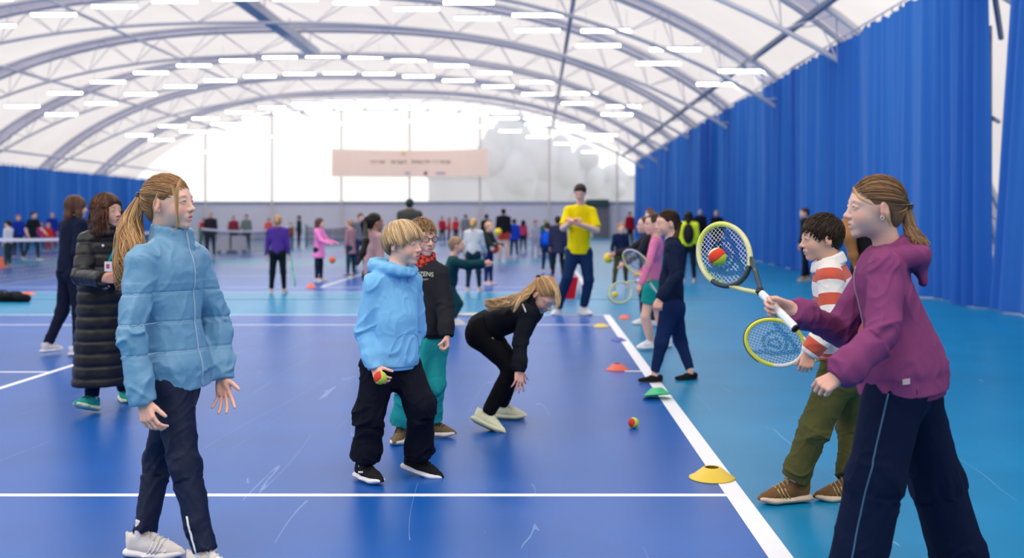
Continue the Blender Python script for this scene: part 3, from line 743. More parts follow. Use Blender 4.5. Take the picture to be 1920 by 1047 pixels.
# hair -----------------------------------------------------------------
def strands(name, paths, rad, cols, parent, sides=3):
    """each path an array of points; tapered thin locks; one mesh"""
    Vs, Qs, Cs = [], [], []; base = 0
    for pth, r, c in zip(paths, rad, cols):
        p = np.asarray(pth); K = len(p); T = np.gradient(p, axis=0); T /= np.linalg.norm(T, axis=1, keepdims=True) + 1e-9
        u = np.cross(T, [.3, .2, .93]); u /= np.linalg.norm(u, axis=1, keepdims=True) + 1e-9; v = np.cross(T, u)
        rr = r * np.clip(np.minimum(np.linspace(.25, 4, K), np.linspace(3.2, .12, K)), 0, 1)[:, None]
        for k in range(sides): a = 2 * PI * k / sides; Vs.append(p + rr * (u * math.cos(a) + v * math.sin(a)))
        for k in range(sides):
            k2 = (k + 1) % sides; i = np.arange(K - 1); Qs.append(np.stack([base + k * K + i, base + k2 * K + i, base + k2 * K + i + 1, base + k * K + i + 1], 1))
        g = np.linspace(.92, 1.08, K)[:, None] * np.asarray(c)[None]; Cs += [g] * sides; base += K * sides
    return obj(name, to_mesh(name, np.concatenate(Vs), np.concatenate(Qs), np.clip(np.concatenate(Cs), 0, 1)), M_hair, parent)

def hcol(rnd, base, v=.3, hi=None, ph=.2):
    c = np.array(base) * (1 + rnd.uniform(-v, v))
    if hi is not None and rnd.random() < ph: c = np.array(hi) * (1 + rnd.uniform(-.15, .15))
    return c

def slerp_path(a, b, n):
    a = nrm(a); b = nrm(b); w = math.acos(max(-1, min(1, a @ b))); t = np.linspace(0, 1, n)[:, None]
    if w < 1e-3: return np.repeat(a[None], n, 0)
    return (np.sin((1 - t) * w) * a + np.sin(t * w) * b) / math.sin(w)

CUTS = {'pony': [((.094, 0, -.022), (.068, .12, .088)), ((-.002, 0, -.045), (.045, .12, .078))],
        'bowl': [((.100, 0, -.046), (.076, .12, .082)), ((.0, 0, -.045), (.060, .12, .080))],
        'short': [((.094, 0, -.030), (.070, .12, .082)), ((.0, 0, -.048), (.044, .12, .074))]}
def hairline(ph, style, R_=None, low=-50):
    """lowest elevation (degrees) at which hair still grows for azimuth ph (degrees from the front)"""
    R_ = CAPR if R_ is None else R_; pr = math.radians(ph); a = abs(ph)
    lo_ = low if a > 120 else -40
    for el in range(70, lo_, -2):
        e = math.radians(el); p = CAPC + np.array([math.cos(e) * math.cos(pr), math.cos(e) * math.sin(pr), math.sin(e)]) * R_
        for c, r in CUTS[style]:
            if (((p - np.array(c)) / np.array(r)) ** 2).sum() < 1: return el + 1
    return lo_
CAPC = np.array([-.014, 0, .032]); CAPR = np.array([.0985, .0785, .0900])
_hl = {}
def hl(ph, style, vol=0):
    k = (int(ph // 4), style, vol)
    if k not in _hl: _hl[k] = hairline(k[0] * 4 + 2, style, CAPR + vol)
    return _hl[k]
def ring(c, F, U, L_, r, z, k, n=18, off=.012, tilt=0, th=math.pi * 2):
    """closed ring of small cones, for collars; r/z/k lists of ring radius, height and thickness"""
    out = []
    for rr, zz, kk in zip(r, z, k):
        pts = [c + F * (math.cos(a) * rr + off) + L_ * math.sin(a) * rr + U * (zz - tilt * math.cos(a)) for a in np.linspace(0, th, n + 1)]
        out += [(pts[i], pts[i + 1], kk, kk, .010) for i in range(n)]
    return out
# ------------------------------------------------------------------ people
CAPC = np.array([-.014, 0, .032]); CAPR = np.array([.0985, .0785, .0900])

def cap_pt(e, C, H, s, k=1.0, r=CAPR): return C + s * ((CAPC + np.asarray(e) * r * k) @ H)

def hair_cap(S, C, H, s, style, k=.012):
    g = lambda f, l, u: C + s * (f * H[0] + l * H[1] + u * H[2])
    E = lambda c, r, kk=k, op='+': S.ell(g(*c), np.array(r) * s, H, kk * s, op)
    vol = {'pony': 0, 'bowl': .011, 'short': .005, 'long': .009, 'crop': .003}[style]
    E(CAPC, CAPR + vol)
    if style in ('pony', 'long'): E((-.052, 0, -.025), (.050, .056, .050), .02)
    if style in ('bowl', 'short', 'crop'): E((-.060, 0, -.020), (.042 + vol * .5, .056 + vol * .5, .048), .02)
    if style == 'bowl': E((.026, 0, .052), (.070, .076, .055), .02)
    if style == 'long':
        for sd in (-1, 1):
            S.chain([g(.0, sd * .072, .02), g(-.012, sd * .080, -.06), g(-.015, sd * .078, -.13), g(-.02, sd * .07, -.19)], [.026 * s, .030 * s, .030 * s, .014 * s], .02)
        S.chain([g(-.07, 0, .0), g(-.085, 0, -.08), g(-.085, 0, -.19)], [.05 * s, .055 * s, .03 * s], .03, (H[0], .6))
    # face opening
    if style == 'bowl':
        E((.100, 0, -.046), (.076, .12, .082), .005, '-'); E((.0, 0, -.045), (.060, .12, .080), .006, '-')
    elif style == 'long':
        E((.094, 0, -.026), (.060, .058, .082), .006, '-')
    elif style == 'short':
        E((.094, 0, -.030), (.070, .12, .082), .005, '-'); E((.0, 0, -.048), (.044, .12, .074), .008, '-')
    else:
        E((.094, 0, -.022), (.068, .12, .088), .006, '-'); E((-.002, 0, -.045), (.045, .12, .078), .008, '-')

def hair_pony(parent, C, H, s, col, hi, tie_e, tail, tail_r, n=520, nt=420, wave=.010, h=.005, seed=1, locks=(), tiecol=(.02, .02, .03)):
    rnd = random.Random(seed)
    S = SDF(); hair_cap(S, C, H, s, 'pony')
    tp = cap_pt(nrm(tie_e), C, H, s, 1.07)
    S.chain([tp] + [np.array(t) for t in tail], [.011 * s] + [r * .66 for r in tail_r], .015)
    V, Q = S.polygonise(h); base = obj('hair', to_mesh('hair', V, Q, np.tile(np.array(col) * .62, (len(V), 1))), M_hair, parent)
    paths, rad, cols = [], [], []
    for i in range(n):
        ph = rnd.uniform(-172, 172); a = abs(ph)
        el = hl(ph, 'pony') - 3; el += (rnd.random() ** 2.2) * 38 * (1 if a < 120 else .3)
        pr, er = math.radians(ph), math.radians(el); st = np.array([math.cos(er) * math.cos(pr), math.cos(er) * math.sin(pr), math.sin(er)])
        U = slerp_path(st, nrm(tie_e), 9); lift = 1.012 + rnd.uniform(0, .035) + .02 * np.sin(np.linspace(0, PI, 9))
        U = U + (np.random.RandomState(i).randn(1, 3) * .03) * np.sin(np.linspace(0, PI, 9))[:, None]
        LP = CAPC + U * CAPR * lift[:, None]
        if ((np.abs(LP[:, 1]) > .055) & (LP[:, 0] > -.038) & (LP[:, 0] < .014) & (LP[:, 2] < .032)).any(): continue
        pts = C + s * (LP @ H); paths.append(pts); rad.append(rnd.uniform(.0008, .0019) * s); cols.append(hcol(rnd, col, .28, hi, .3))
    T = np.array([tp] + [np.array(t) for t in tail]); tt = np.linspace(0, 1, len(T)); RR = np.array([.014 * s] + list(tail_r))
    for i in range(nt):
        m = 18; e = rnd.uniform(.72, 1.03); u = np.linspace(0, e, m)
        c = np.stack([np.interp(u, tt, T[:, k]) for k in range(3)], 1); c[1:-1] = (c[:-2] + c[1:-1] * 2 + c[2:]) / 4
        r = np.interp(u, tt, RR); a = rnd.uniform(0, 6.28); q = math.sqrt(rnd.uniform(.1, 1)) * 1.02; w1 = rnd.uniform(0, 6.28); fr = rnd.uniform(5, 8)
        off = np.stack([np.cos(a + u * 1.5), np.sin(a + u * 1.5), np.zeros(m)], 1); off[:, 1] *= .8
        wv = wave * u * np.sin(u * fr * 2 + w1 * .35)
        paths.append(c + off * (r * q)[:, None] + np.outer(wv, H[0]) + np.outer(wave * .6 * u * np.cos(u * fr * 1.7 + w1), [0, 0, 1])); rad.append(rnd.uniform(.0012, .0030) * s); cols.append(hcol(rnd, col, .35, hi, .4))
    for lk in locks:     # loose locks: list of world points, count, spread
        pts, cnt, spd = lk; A = np.array(pts); ta = np.linspace(0, 1, len(A))
        for j in range(cnt):
            u = np.linspace(0, rnd.uniform(.8, 1), 16); c = np.stack([np.interp(u, ta, A[:, k]) for k in range(3)], 1); c[1:-1] = (c[:-2] + c[1:-1] * 2 + c[2:]) / 4
            o = np.array([rnd.gauss(0, spd) for _ in range(3)]); paths.append(c + o * (1 - .3 * u)[:, None]); rad.append(rnd.uniform(.0009, .0016)); cols.append(hcol(rnd, hi, .2))
    strands('hair_strands', paths, rad, cols, base)
    b = MB(); dr = nrm(np.array(tail[0]) - tp); R = frame(dr)
    for q in range(2): b.tube([tp + dr * (.004 + .008 * q) + .0165 * s * (R[1] * math.cos(a) + R[2] * math.sin(a)) for a in np.linspace(0, 2 * PI, 18)[:-1]], .0045, 8, closed=True)
    b.build('hair_tie', mat_i(tiecol), base, True)
    return base

def hair_strandy(parent, C, H, s, style, col, hi, n=900, h=.005, seed=2, root=.6):
    """bowl cut (long straight from the crown) or short cropped hair"""
    rnd = random.Random(seed); S = SDF(); hair_cap(S, C, H, s, style)
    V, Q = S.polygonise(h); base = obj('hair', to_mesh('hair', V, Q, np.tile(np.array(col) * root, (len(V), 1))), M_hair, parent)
    paths, rad, cols = [], [], []
    vol = {'bowl': .012, 'short': .006}[style]; R_ = CAPR + vol
    crown = nrm([-.45, .1, .9])
    for i in range(n):
        ph = rnd.uniform(-180, 180); a = abs(ph); pr = math.radians(ph)
        if style == 'bowl':
            el = hl(ph, 'bowl', .011) + rnd.uniform(-3, 8)
            er = math.radians(el); en = np.array([math.cos(er) * math.cos(pr), math.cos(er) * math.sin(pr), math.sin(er)])
            f = rnd.uniform(0, .8); U0 = slerp_path(crown, en, 30); U = U0[int(f * 22):][:: max(1, (30 - int(f * 22)) // 9)]
            U = np.concatenate([U, en[None]]); m = len(U); lift = 1.0 + .03 * rnd.random() + .045 * np.linspace(0, 1, m) ** 2
            jit = np.array([rnd.gauss(0, .035) for _ in range(3)])
            pts = C + s * ((CAPC + (U + jit * np.linspace(0, 1, m)[:, None]) * R_ * lift[:, None]) @ H)
            paths.append(pts); rad.append(rnd.uniform(.0014, .0030) * s)
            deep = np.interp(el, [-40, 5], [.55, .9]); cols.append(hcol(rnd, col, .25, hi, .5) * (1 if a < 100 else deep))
        else:
            z = rnd.uniform(-.8, 1); el = math.asin(z); e0 = np.array([math.cos(el) * math.cos(pr), math.cos(el) * math.sin(pr), z])
            lim = hl(ph, 'short', .005) - 1
            if math.degrees(el) < lim: continue
            d = nrm(np.array([.75, 0, -.35]) + (e0 - crown) * 1.1 + np.array([rnd.gauss(0, .09) for _ in range(3)])); L = rnd.uniform(.30, .60) * (1.1 if a < 50 else .8)
            t = np.linspace(0, 1, 6)[:, None]; U = e0 + d * L * t; nn = np.linalg.norm(U, axis=1, keepdims=True); U = U / nn
            lift = 1.005 + .03 * t + .012 * rnd.random()
            paths.append(C + s * ((CAPC + U * R_ * lift) @ H)); rad.append(rnd.uniform(.0011, .0023) * s); cols.append(hcol(rnd, col, .3, hi, .25))
    strands('hair_strands', paths, rad, cols, base); return base

def hair_simple(parent, C, H, s, style, col, h, tail=None, tail_r=None):
    S = SDF(); hair_cap(S, C, H, s, style)
    if tail is not None: S.chain([np.array(t) for t in tail], tail_r, .03)
    V, Q = S.polygonise(h); V = V + vnormals(V, Q) * (vnoise(V * [60, 60, 14]) * .004)[:, None]
    c = np.array(col) * (1 + .35 * vnoise(V * [45, 45, 12]))[:, None]
    return obj('hair', to_mesh('hair', V, Q, np.clip(c, 0, 1)), M_hair, parent)

def mid(a, b, t=.5): return np.array(a) * (1 - t) + np.array(b) * t

class Figure:
    def __init__(f, label, J, C, H, hs=.97, skin=SKIN, group=None, name='person'):
        f.J = {k: np.array(v, float) for k, v in J.items() if not k.startswith('hand')}; f.C = np.array(C, float); f.H = H; f.s = hs; f.skin = skin
        J = f.J; g = (J['aR'] + J['aL']) / 2
        f.root = thing(name, label, 'person', (g[0], g[1], 0), group); bpy.context.view_layer.update()
        f.up = nrm(J['neck'] - J['pelvis']); lat = nrm(J['sL'] - J['sR']); f.fw = nrm(np.cross(lat, f.up)); f.lat = np.cross(f.up, f.fw)
        lh = nrm(J['hL'] - J['hR']); f.hfw = nrm(np.cross(lh, f.up))
    def body(f, h=.0045, detail=True, hands=None, armr=.024, legr=.035, blush=.5, brow=(.25, .15, .08), openm=0, bare_arm=None, bare_leg=None, iris=(.12, .2, .28), handL=.150, slim=1.0, look=0, neckr=.045, faceup=None):
        J, C, H, s = f.J, f.C, f.H, f.s; S = SDF(); head_sdf(S, C, H, s, detail, openm, slim)
        nb = C + s * (-.028 * H[0] - .055 * H[2]); S.cone(nb, J['neck'] - .015 * f.up, neckr * s, (neckr + .008) * s, .03)
        S.cone(J['neck'] - .03 * f.up, J['pelvis'], .05, .06, .03)
        for a in 'RL':
            r = bare_arm or (armr * 1.15, armr, armr * .85)
            S.cone(J['neck'] - .03 * f.up, J['s' + a], .035, r[0], .03); S.cone(J['s' + a], J['e' + a], r[0], r[1], .015); S.cone(J['e' + a], J['w' + a], r[1] * 1.02, r[2], .015)
            q = bare_leg or (legr * 1.2, legr, legr * .75)
            S.cone(J['pelvis'], J['h' + a], .05, q[0], .03); S.cone(J['h' + a], J['k' + a], q[0], q[1], .02); S.cone(J['k' + a], J['a' + a], q[1], q[2], .02, bulge=.012 if bare_leg else 0)
            S.cone(J['a' + a], J['a' + a] + np.array([0, 0, -.035]), q[2], q[2], .01)
        hp = []
        for a in 'RL':
            if hands and a in hands and hands[a]:
                q = dict(hands[a]); d = q.pop('d'); n = q.pop('n'); q.pop('th', 0); th = 1 if a == 'R' else -1; c = hand_sdf(S, J['w' + a], d, n, th, q.pop('L', handL), **q); hp.append((c, .09))
        V, Q = S.polygonise(h); V = relax(V, Q, 1, .35) if h > .004 else V
        col = skin_cols(V, C, H, s, f.skin, blush, detail, brow, hp)
        o = obj('body', to_mesh('body', V, Q, np.clip(col, 0, 1)), M_skin, f.root)
        if detail: eyes(o, C, H, s, iris, look)
        return f
    def top(f, col, h=.0065, ch=.125, wa=.125, hp=.13, hem=.0, arm=(.055, .048, .040), fl=.72, sleeve='long', amp=.006, seed=1, name='sweatshirt', freq=26, collar=None, hood=None, rough=.85, m=None, attr=None, sh=.9, hemtuck=True, lab=None, cuff=None, sheen=0, bumps=(420, .12), split=None, wr_arm=1.0, parent=None, armcut=0.0, puff=None, hemn=None):
        J = f.J; S = SDF(); up, fw = f.up, f.fw
        sc = mid(J['sR'], J['sL']); c1 = sc - up * .045; wst = J['waist']; hm = J['pelvis'] - nrm(J['waist'] - J['pelvis']) * hem; f.hem = hm
        off = (np.linalg.norm(J['sL'] - J['sR']) / 2)
        for a in 'RL':
            sg = 1 if a == 'L' else -1
            S.cone(J['s' + a], mid(J['s' + a], wst, .45) + f.lat * sg * .0, arm[0] * 1.02, ch * .66, .05, (fw, .85))
            S.cone(J['neck'] - up * .012, J['s' + a] + up * .0, .046, arm[0] * sh, .035)
        S.cone(c1, wst, ch, wa, .05, (fw, fl)); S.cone(wst, hm, wa, hp, .05, (f.hfw, fl + .04))
        for a in 'RL':
            S.cone(J['s' + a], J['e' + a] if sleeve == 'long' else mid(J['s' + a], J['e' + a], .80), arm[0], arm[1], .010)
            if sleeve == 'long':
                S.cone(J['e' + a], J['w' + a], arm[1], arm[2], .012); d = nrm(J['w' + a] - J['e' + a])
                if hemtuck: S.cone(J['w' + a] - d * .055, J['w' + a] - d * .03, arm[2] * 1.22, arm[2] * 1.12, .02)
                S.cut(J['w' + a] + d * .014, d, .075, .003)
            else:
                d = nrm(J['e' + a] - J['s' + a]); S.cut(mid(J['s' + a], J['e' + a], .86), d, .13, .003)
        if hemtuck: S.cone(hm + up * .075, hm + up * .055, hp * 1.04, hp * 1.02, .04, (f.hfw, fl + .04))
        S.cut(hm + up * .0 if hemn is None else hm, -nrm(J['waist'] - J['pelvis']) if hemn is None else np.array(hemn), hp * 1.7, .004)
        if collar:
            for q in collar: S.cone(*q)
        if hood:
            for q in hood: S.cone(*q)
        V, Q = S.polygonise(h); V = relax(V, Q, 1, .4); N = vnormals(V, Q)
        segs = [(J['sR'], J['eR'], .5 * wr_arm, 1.1 * wr_arm, arm[0]), (J['eR'], J['wR'], 1.1 * wr_arm, 1.0 * wr_arm, arm[1]), (J['sL'], J['eL'], .5 * wr_arm, 1.1 * wr_arm, arm[0]), (J['eL'], J['wL'], 1.1 * wr_arm, 1.0 * wr_arm, arm[1]), (c1, hm, .35, 1.0, ch)]
        if sleeve != 'long': segs = [segs[0], segs[2], segs[4]]
        if amp:
            V2 = relax(wrinkle(V, N, segs, amp, seed, freq), Q, 1 if h > .007 else 2, .45); hn = nrm(J['waist'] - J['pelvis']); wt = np.clip(((V - hm) @ hn - .006) / .045, 0, 1)
            for a in 'RL':
                dw = nrm(J['w' + a] - J['e' + a]); wd = (J['w' + a] + dw * .014 - V) @ dw; nr = np.linalg.norm(V - J['w' + a], axis=1) < .09; wt = np.where(nr, np.clip((wd - .004) / .03, 0, 1), wt)
            V = V + (V2 - V) * wt[:, None]
        if puff: V = puff(f, V, N)
        mm = m or cloth(col, rough, bumps, name=name + '_cloth', sheen=sheen)
        at = attr(f, V) if attr else None
        o = obj(name, to_mesh(name, V, Q, attrs=at), mm, parent or f.root)
        if lab: o['label'] = lab
        f.topo = o
        if cuff:
            for a in 'RL':
                d = nrm(J['w' + a] - J['e' + a]); b = SDF(); b.cone(J['w' + a] - d * .045, J['w' + a] + d * .002, arm[2] * .92, arm[2] * .84, .01); b.cut(J['w' + a] + d * .006, d, .06); b.cut(J['w' + a] - d * .050, -d, .07)
                v, q = b.polygonise(min(h, .005)); n_ = vnormals(v, q); ring = np.arctan2((v - J['wR' if a == 'R' else 'wL']) @ np.cross(d, [0, .3, .95]), (v - J['w' + a]) @ np.cross(d, np.cross(d, [0, .3, .95]))); v = v + n_ * (.0009 * np.sin(ring * 26))[:, None]
                obj('cuff', to_mesh('cuff', v, q), cloth(cuff, rough, bumps, name=name + '_rib', sheen=sheen), o)
            # ribbed hem band
            dn = -nrm(J['waist'] - J['pelvis']); b = SDF(); b.cone(hm - dn * .05, hm + dn * .012, hp * 1.0, hp * .97, .01, (f.hfw, fl + .04)); b.cut(hm + dn * .018, dn, hp * 1.6); b.cut(hm - dn * .04, -dn, hp * 1.8)
            v, q = b.polygonise(h); obj('hem_band', to_mesh('hem_band', v, q), cloth(cuff, rough, bumps, name=name + '_rib', sheen=sheen), o)
        return f
    def legs(f, col, h=.0065, th=(.085, .062, .050), pel=.115, fl=.8, amp=.005, seed=3, name='trousers', freq=24, length='long', rough=.85, gather=None, lab=None, wst=.06, cutz=.0, sheen=0, bumps=(420, .12), m=None, spl=1.0):
        J = f.J; S = SDF(); fw = f.hfw; upv = nrm(J['waist'] - J['pelvis'])
        top_ = J['pelvis'] + upv * wst; S.cone(top_, mid(J['hR'], J['hL']), pel * .92, pel, .03, (fw, fl))
        segs = []
        for a in 'RL':
            H_, K_, A_ = J['h' + a], J['k' + a], J['a' + a]
            S.ell(H_ - fw * .02 + upv * .0, (pel * .74, pel * .74, pel * .85), None, .05)
            if length == 'short': S.cone(H_, mid(H_, K_, .55), th[0], th[0] * .98, .03); d = nrm(K_ - H_); S.cut(mid(H_, K_, .52), d, th[0] * 1.5)
            else:
                S.cone(H_, K_, th[0], th[1], .03); S.cone(K_, A_, th[1], th[2], .03); d = nrm(A_ - K_)
                if gather: S.cone(A_ - d * .07, A_ - d * .045, th[2] * gather, th[2] * gather * .95, .03)
                S.cut(A_ + d * cutz, d, th[2] * 2.2, .003)
            segs += [(H_, K_, .5, 1.0, th[0]), (K_, A_, 1.0, 1.2, th[1])]
        S.cut(top_ + upv * .01, upv, pel * 1.6)
        V, Q = S.polygonise(h); V = relax(V, Q, 1, .4); N = vnormals(V, Q)
        if amp: V = wrinkle(V, N, segs, amp, seed, freq)
        o = obj(name, to_mesh(name, V, Q), m or cloth(col, rough, bumps, name=name + '_cloth', sheen=sheen), f.root)
        if lab: o['label'] = lab
        f.leg_o = o; return f
    def shoes(f, h=.006, R=None, L=None, both=None, **kw):
        for a in 'RL':
            k = dict(kw); k.update(both or {}); k.update((R if a == 'R' else L) or {}); fwd = k.pop('fwd'); up = k.pop('up', (0, 0, 1)); shoe(f.root, f.J['a' + a], fwd, up, h=h, **k)
        return f

def hood_ring(f, r=.030, drop=.02, back=.07, w=.085, op=.05, big=1.0, low=0):
    """a hood lying down behind the neck: list of cones"""
    n, up, fw, lat = f.J['neck'], f.up, f.fw, f.lat; out = []; pts = []; rs = []
    for a in np.linspace(-150, 150, 13):
        t = math.radians(a); bk = (math.cos(t) + 1) / 2
        pts.append(n - fw * (math.cos(t) * (w * .75) - .010 + bk * back * .55) + lat * math.sin(t) * w * (.95) + up * (.012 + .016 * bk - drop * (1 - bk) - low * bk)); rs.append((r * (.55 + .75 * bk)) * big)
    for i in range(12): out.append((pts[i], pts[i + 1], rs[i], rs[i + 1], .02))
    out.append((n - fw * (back + .005) - up * low, n - fw * (back + .02) - up * (.06 + low), .046 * big, .026 * big, .04, (fw, .6)))
    return out

# forward-kinematic pose for figures further off
def fk(px, py, Ht, a, armR=(0, .12, .2), armL=(0, .12, .2), legR=(0, 0), legL=(0, 0), lean=0, spread=.06, d=None, head=(0, 0), hs=None, z0=0, crouch=0, shw=1.0):
    """feet centre at pixel (px,py) on the floor, heading a; arm=(forward, out, elbow bend); leg=(forward, knee bend) in radians"""
    if d is None: d = F_PX * CAM_H / (py - VY)
    X = (px - VX) / F_PX * d; base = np.array([X, d, z0]); ar = math.radians(a); f = np.array([math.cos(ar), math.sin(ar), 0]); l = np.array([-f[1], f[0], 0]); u = np.array([0, 0, 1.])
    J = {}; Lt, Ls = .235 * Ht, .215 * Ht; hip = .0
    def leg(side, p):
        th, kb = p; sg = 1 if side == 'L' else -1; d1 = -u * math.cos(th) + f * math.sin(th); d2 = -u * math.cos(th - kb) + f * math.sin(th - kb)
        return d1 * Lt, d2 * Ls, sg
    low = 0
    for sd, p in (('R', legR), ('L', legL)): v1, v2, sg = leg(sd, p); low = min(low, (v1 + v2)[2])
    hz = -low + .058 * Ht; pel = base + u * (hz + .02 * Ht)
    for sd, p in (('R', legR), ('L', legL)):
        v1, v2, sg = leg(sd, p); J['h' + sd] = base + u * hz + l * sg * .052 * Ht; J['k' + sd] = J['h' + sd] + v1 + l * sg * spread * .4; J['a' + sd] = J['k' + sd] + v2 + l * sg * spread * .3
    sp = u * math.cos(lean) + f * math.sin(lean); fs = f * math.cos(lean) - u * math.sin(lean)
    J['pelvis'] = pel; J['waist'] = pel + sp * .09 * Ht; J['neck'] = pel + sp * .31 * Ht; sc = pel + sp * .275 * Ht
    for sd, p in (('R', armR), ('L', armL)):
        sg = 1 if sd == 'L' else -1; fwd, out, eb = p[:3]; inn = p[3] if len(p) > 3 else 0
        S_ = sc + l * sg * .100 * Ht * shw; J['s' + sd] = S_; fw_ = fwd
        d1 = nrm(-u * math.cos(fw_) + f * math.sin(fw_) + l * sg * math.sin(out)); d2 = nrm(-u * math.cos(fw_ + eb) + f * math.sin(fw_ + eb) + l * sg * (math.sin(out) * .5 - inn))
        J['e' + sd] = S_ + d1 * .170 * Ht; J['w' + sd] = J['e' + sd] + d2 * .145 * Ht; J['d' + sd] = d2
    hs = hs or (.95 if Ht < 1.45 else 1.0); H = yawp(a + head[0], head[1]); C = J['neck'] + sp * .04 * Ht * .6 + H[2] * .085 * hs + H[0] * .022 * hs
    return J, C, H, hs, f, l

def simple(label, px, py, Ht, a, top, legc, hair=('short', (.1, .06, .03)), shoes=(.6, .6, .6), coat=0, skin=SKIN, h=None, sleeve='long', group=None, legs='long', extra=None, legw=1.0, topw=1.0, hood=False, **kw):
    J, C, H, hs, f, l = fk(px, py, Ht, a, **kw); d = J['pelvis'][1]
    h = h or max(.009, min(.024, d * .0009)); F = Figure(label, J, C, H, hs, skin, group); F.f = f; F.l = l; q = Ht / 1.45
    hd = {}
    for sd in 'RL':
        hd[sd] = dict(d=J['d' + sd], n=l * (1 if sd == 'R' else -1), th=1, simple=(h > .0095), curl=(.5, .55, .6, .65))
    F.body(max(h * .75, .006), False, hd, bare_arm=None if sleeve == 'long' else (.04 * q, .036 * q, .026 * q), bare_leg=None if legs == 'long' else (.07 * q, .05 * q, .034 * q), handL=.15 * q)
    w = q * topw
    F.top(top, h=h, ch=.118 * w, wa=.115 * w, hp=.122 * w, hem=coat * 0 + .03, arm=(.052 * w, .045 * w, .036 * w), sleeve=sleeve, amp=.006 if h < .015 else .008, name='coat' if coat else ('shirt' if sleeve != 'long' else 'jumper'), freq=22, hemtuck=not coat, hood=hood_ring(F) if hood else None)
    if coat:
        S = SDF(); p0 = J['pelvis'] + np.array([0, 0, .05]); p1 = J['pelvis'] - np.array([0, 0, coat]); S.cone(p0, p1, .125 * w, .155 * w, .03, (F.hfw, .8)); S.cut(p1 - np.array([0, 0, .0]), (0, 0, -1), .4)
        V, Q = S.polygonise(h); obj('coat_skirt', to_mesh('coat_skirt', V, Q), cloth(top, .85, (420, .12), name='jumper_cloth'), F.topo)
    F.legs(legc, h=h, th=(.078 * q * legw, .055 * q * legw, .042 * q * legw), pel=.108 * q, amp=.005, name='trousers' if legs == 'long' else 'shorts', length=legs)
    sty, hc = hair[:2]; tail = None
    if sty == 'pony':
        tp = cap_pt(nrm([-1, 0, .25]), C, H, hs, 1.08); tail = [tp, tp - H[0] * .03 + H[2] * -.06, tp - H[0] * .035 - H[2] * .17]; hair_simple(F.root, C, H, hs, 'pony', hc, max(h * .8, .007), tail, [.018, .03, .012])
    else: hair_simple(F.root, C, H, hs, sty, hc, max(h * .8, .007))
    for sd in 'RL':
        fo = nrm(f + l * (.25 if sd == 'L' else -.25)); shoe(F.root, J['a' + sd], fo, L=.155 * Ht, col=shoes, sole=(.75, .75, .75), lace=None if h > .012 else (.7, .7, .7), h=max(h * .8, .007))
    return F
# ------------------------------------------------------------------ the near group, placed from the photograph
def PJ(**kw): return {k: P(*v) for k, v in kw.items()}

# ---- girl in the pale blue jacket, left
J = PJ(neck=(318, 452, 4.16), pelvis=(322, 690, 4.15), waist=(318, 610, 4.14), sR=(268, 492, 3.99), sL=(366, 486, 4.26), eR=(246, 620, 3.92), wR=(268, 752, 3.90), eL=(404, 600, 4.32), wL=(417, 708, 4.24),
       hR=(322, 728, 4.07), hL=(334, 726, 4.20), kR=(346, 872, 3.98), aR=(384, 1038, 3.90), kL=(296, 866, 4.26), aL=(272, 1002, 4.16))
H = yawp(-11, 3); C = P(317, 384, 4.13)
F = Figure('girl with a wavy ginger-blonde ponytail in a pale blue zipped jacket, in profile facing right', J, C, H, .97)
F.body(.0042, True, dict(R=dict(d=P(281, 800, 3.87) - J['wR'], n=(.25, .9, .25), th=1, curl=(.55, .65, .7, .75), spread=.10, thumb=(.55, .25), L=.150),
                         L=dict(d=P(420, 752, 4.20) - J['wL'], n=(-.25, -.85, .1), th=1, curl=(.1, .15, .15, .2), spread=.24, thumb=(.9, .05), L=.150)),
       blush=.75, brow=(.5, .3, .18), openm=.006, iris=(.15, .22, .3))
M_jkt = mat('pale_blue_nylon', (.15, .33, .50), .42, bump=(26, .35), spec=.4)
def jkt_puff(f, V, N):
    t = (V - f.J['neck']) @ -f.up; out = V.copy(); L = .55
    inner = (np.abs((V - f.J['neck']) @ f.lat) < .15)
    for z0 in (.20, .315, .43): out -= N * (.004 * np.exp(-((t - z0) / .005) ** 2))[:, None]
    out += N * (.0022 * np.cos((t - .20) / .115 * 2 * PI + PI))[:, None] * (t > .16)[:, None]
    # centre zip groove
    x = (V - f.J['neck']) @ f.lat; fr = ((V - f.J['neck']) @ f.fw) > .02
    out -= N * (.005 * np.exp(-(x / .009) ** 2) * fr)[:, None]; return out
Jn = J['neck']; F.fwd_ = 1
col_ = ring(Jn, F.fw, F.up, F.lat, [.076, .073, .070, .068, .066], [-.012, .004, .020, .036, .050], [.012] * 5, tilt=.016)
F.top(None, h=.0048, ch=.130, wa=.130, hp=.166, hem=.070, arm=(.060, .056, .047), fl=.82, amp=.0085, freq=20, name='jacket', m=M_jkt, puff=jkt_puff, collar=col_, seed=3, wr_arm=1.15)
jk = F.topo
b = MB()                                                   # zip
zp = []
for i in range(30):
    t = i / 29; c = Jn + F.fw * .2 - F.up * (-.045 + .60 * t); zp.append(c)
from mathutils.bvhtree import BVHTree
def snap(o, pts, dirn, off=.001):
    me = o.data; bv = BVHTree.FromPolygons([v.co for v in me.vertices], [p.vertices for p in me.polygons]); out = []
    for p in pts:
        h_ = bv.ray_cast(Vector(p), Vector(dirn)); 
        if h_[0] is not None: out.append(np.array(h_[0]) - np.array(dirn) * off)
    return out
def snap_px(o, pts, off=.002):
    me = o.data; bv = BVHTree.FromPolygons([v.co for v in me.vertices], [p.vertices for p in me.polygons]); out = []
    for px, py in pts:
        d = nrm(P(px, py, 1) - np.array([0, 0, CAM_H])); h_ = bv.ray_cast(Vector((0, 0, CAM_H)), Vector(d))
        if h_[0] is not None: out.append(np.array(h_[0]) - d * off)
    return out
z = snap(jk, [Jn + F.fw * .4 - F.up * (-.05 + .62 * i / 40) for i in range(41)], -F.fw, .001)
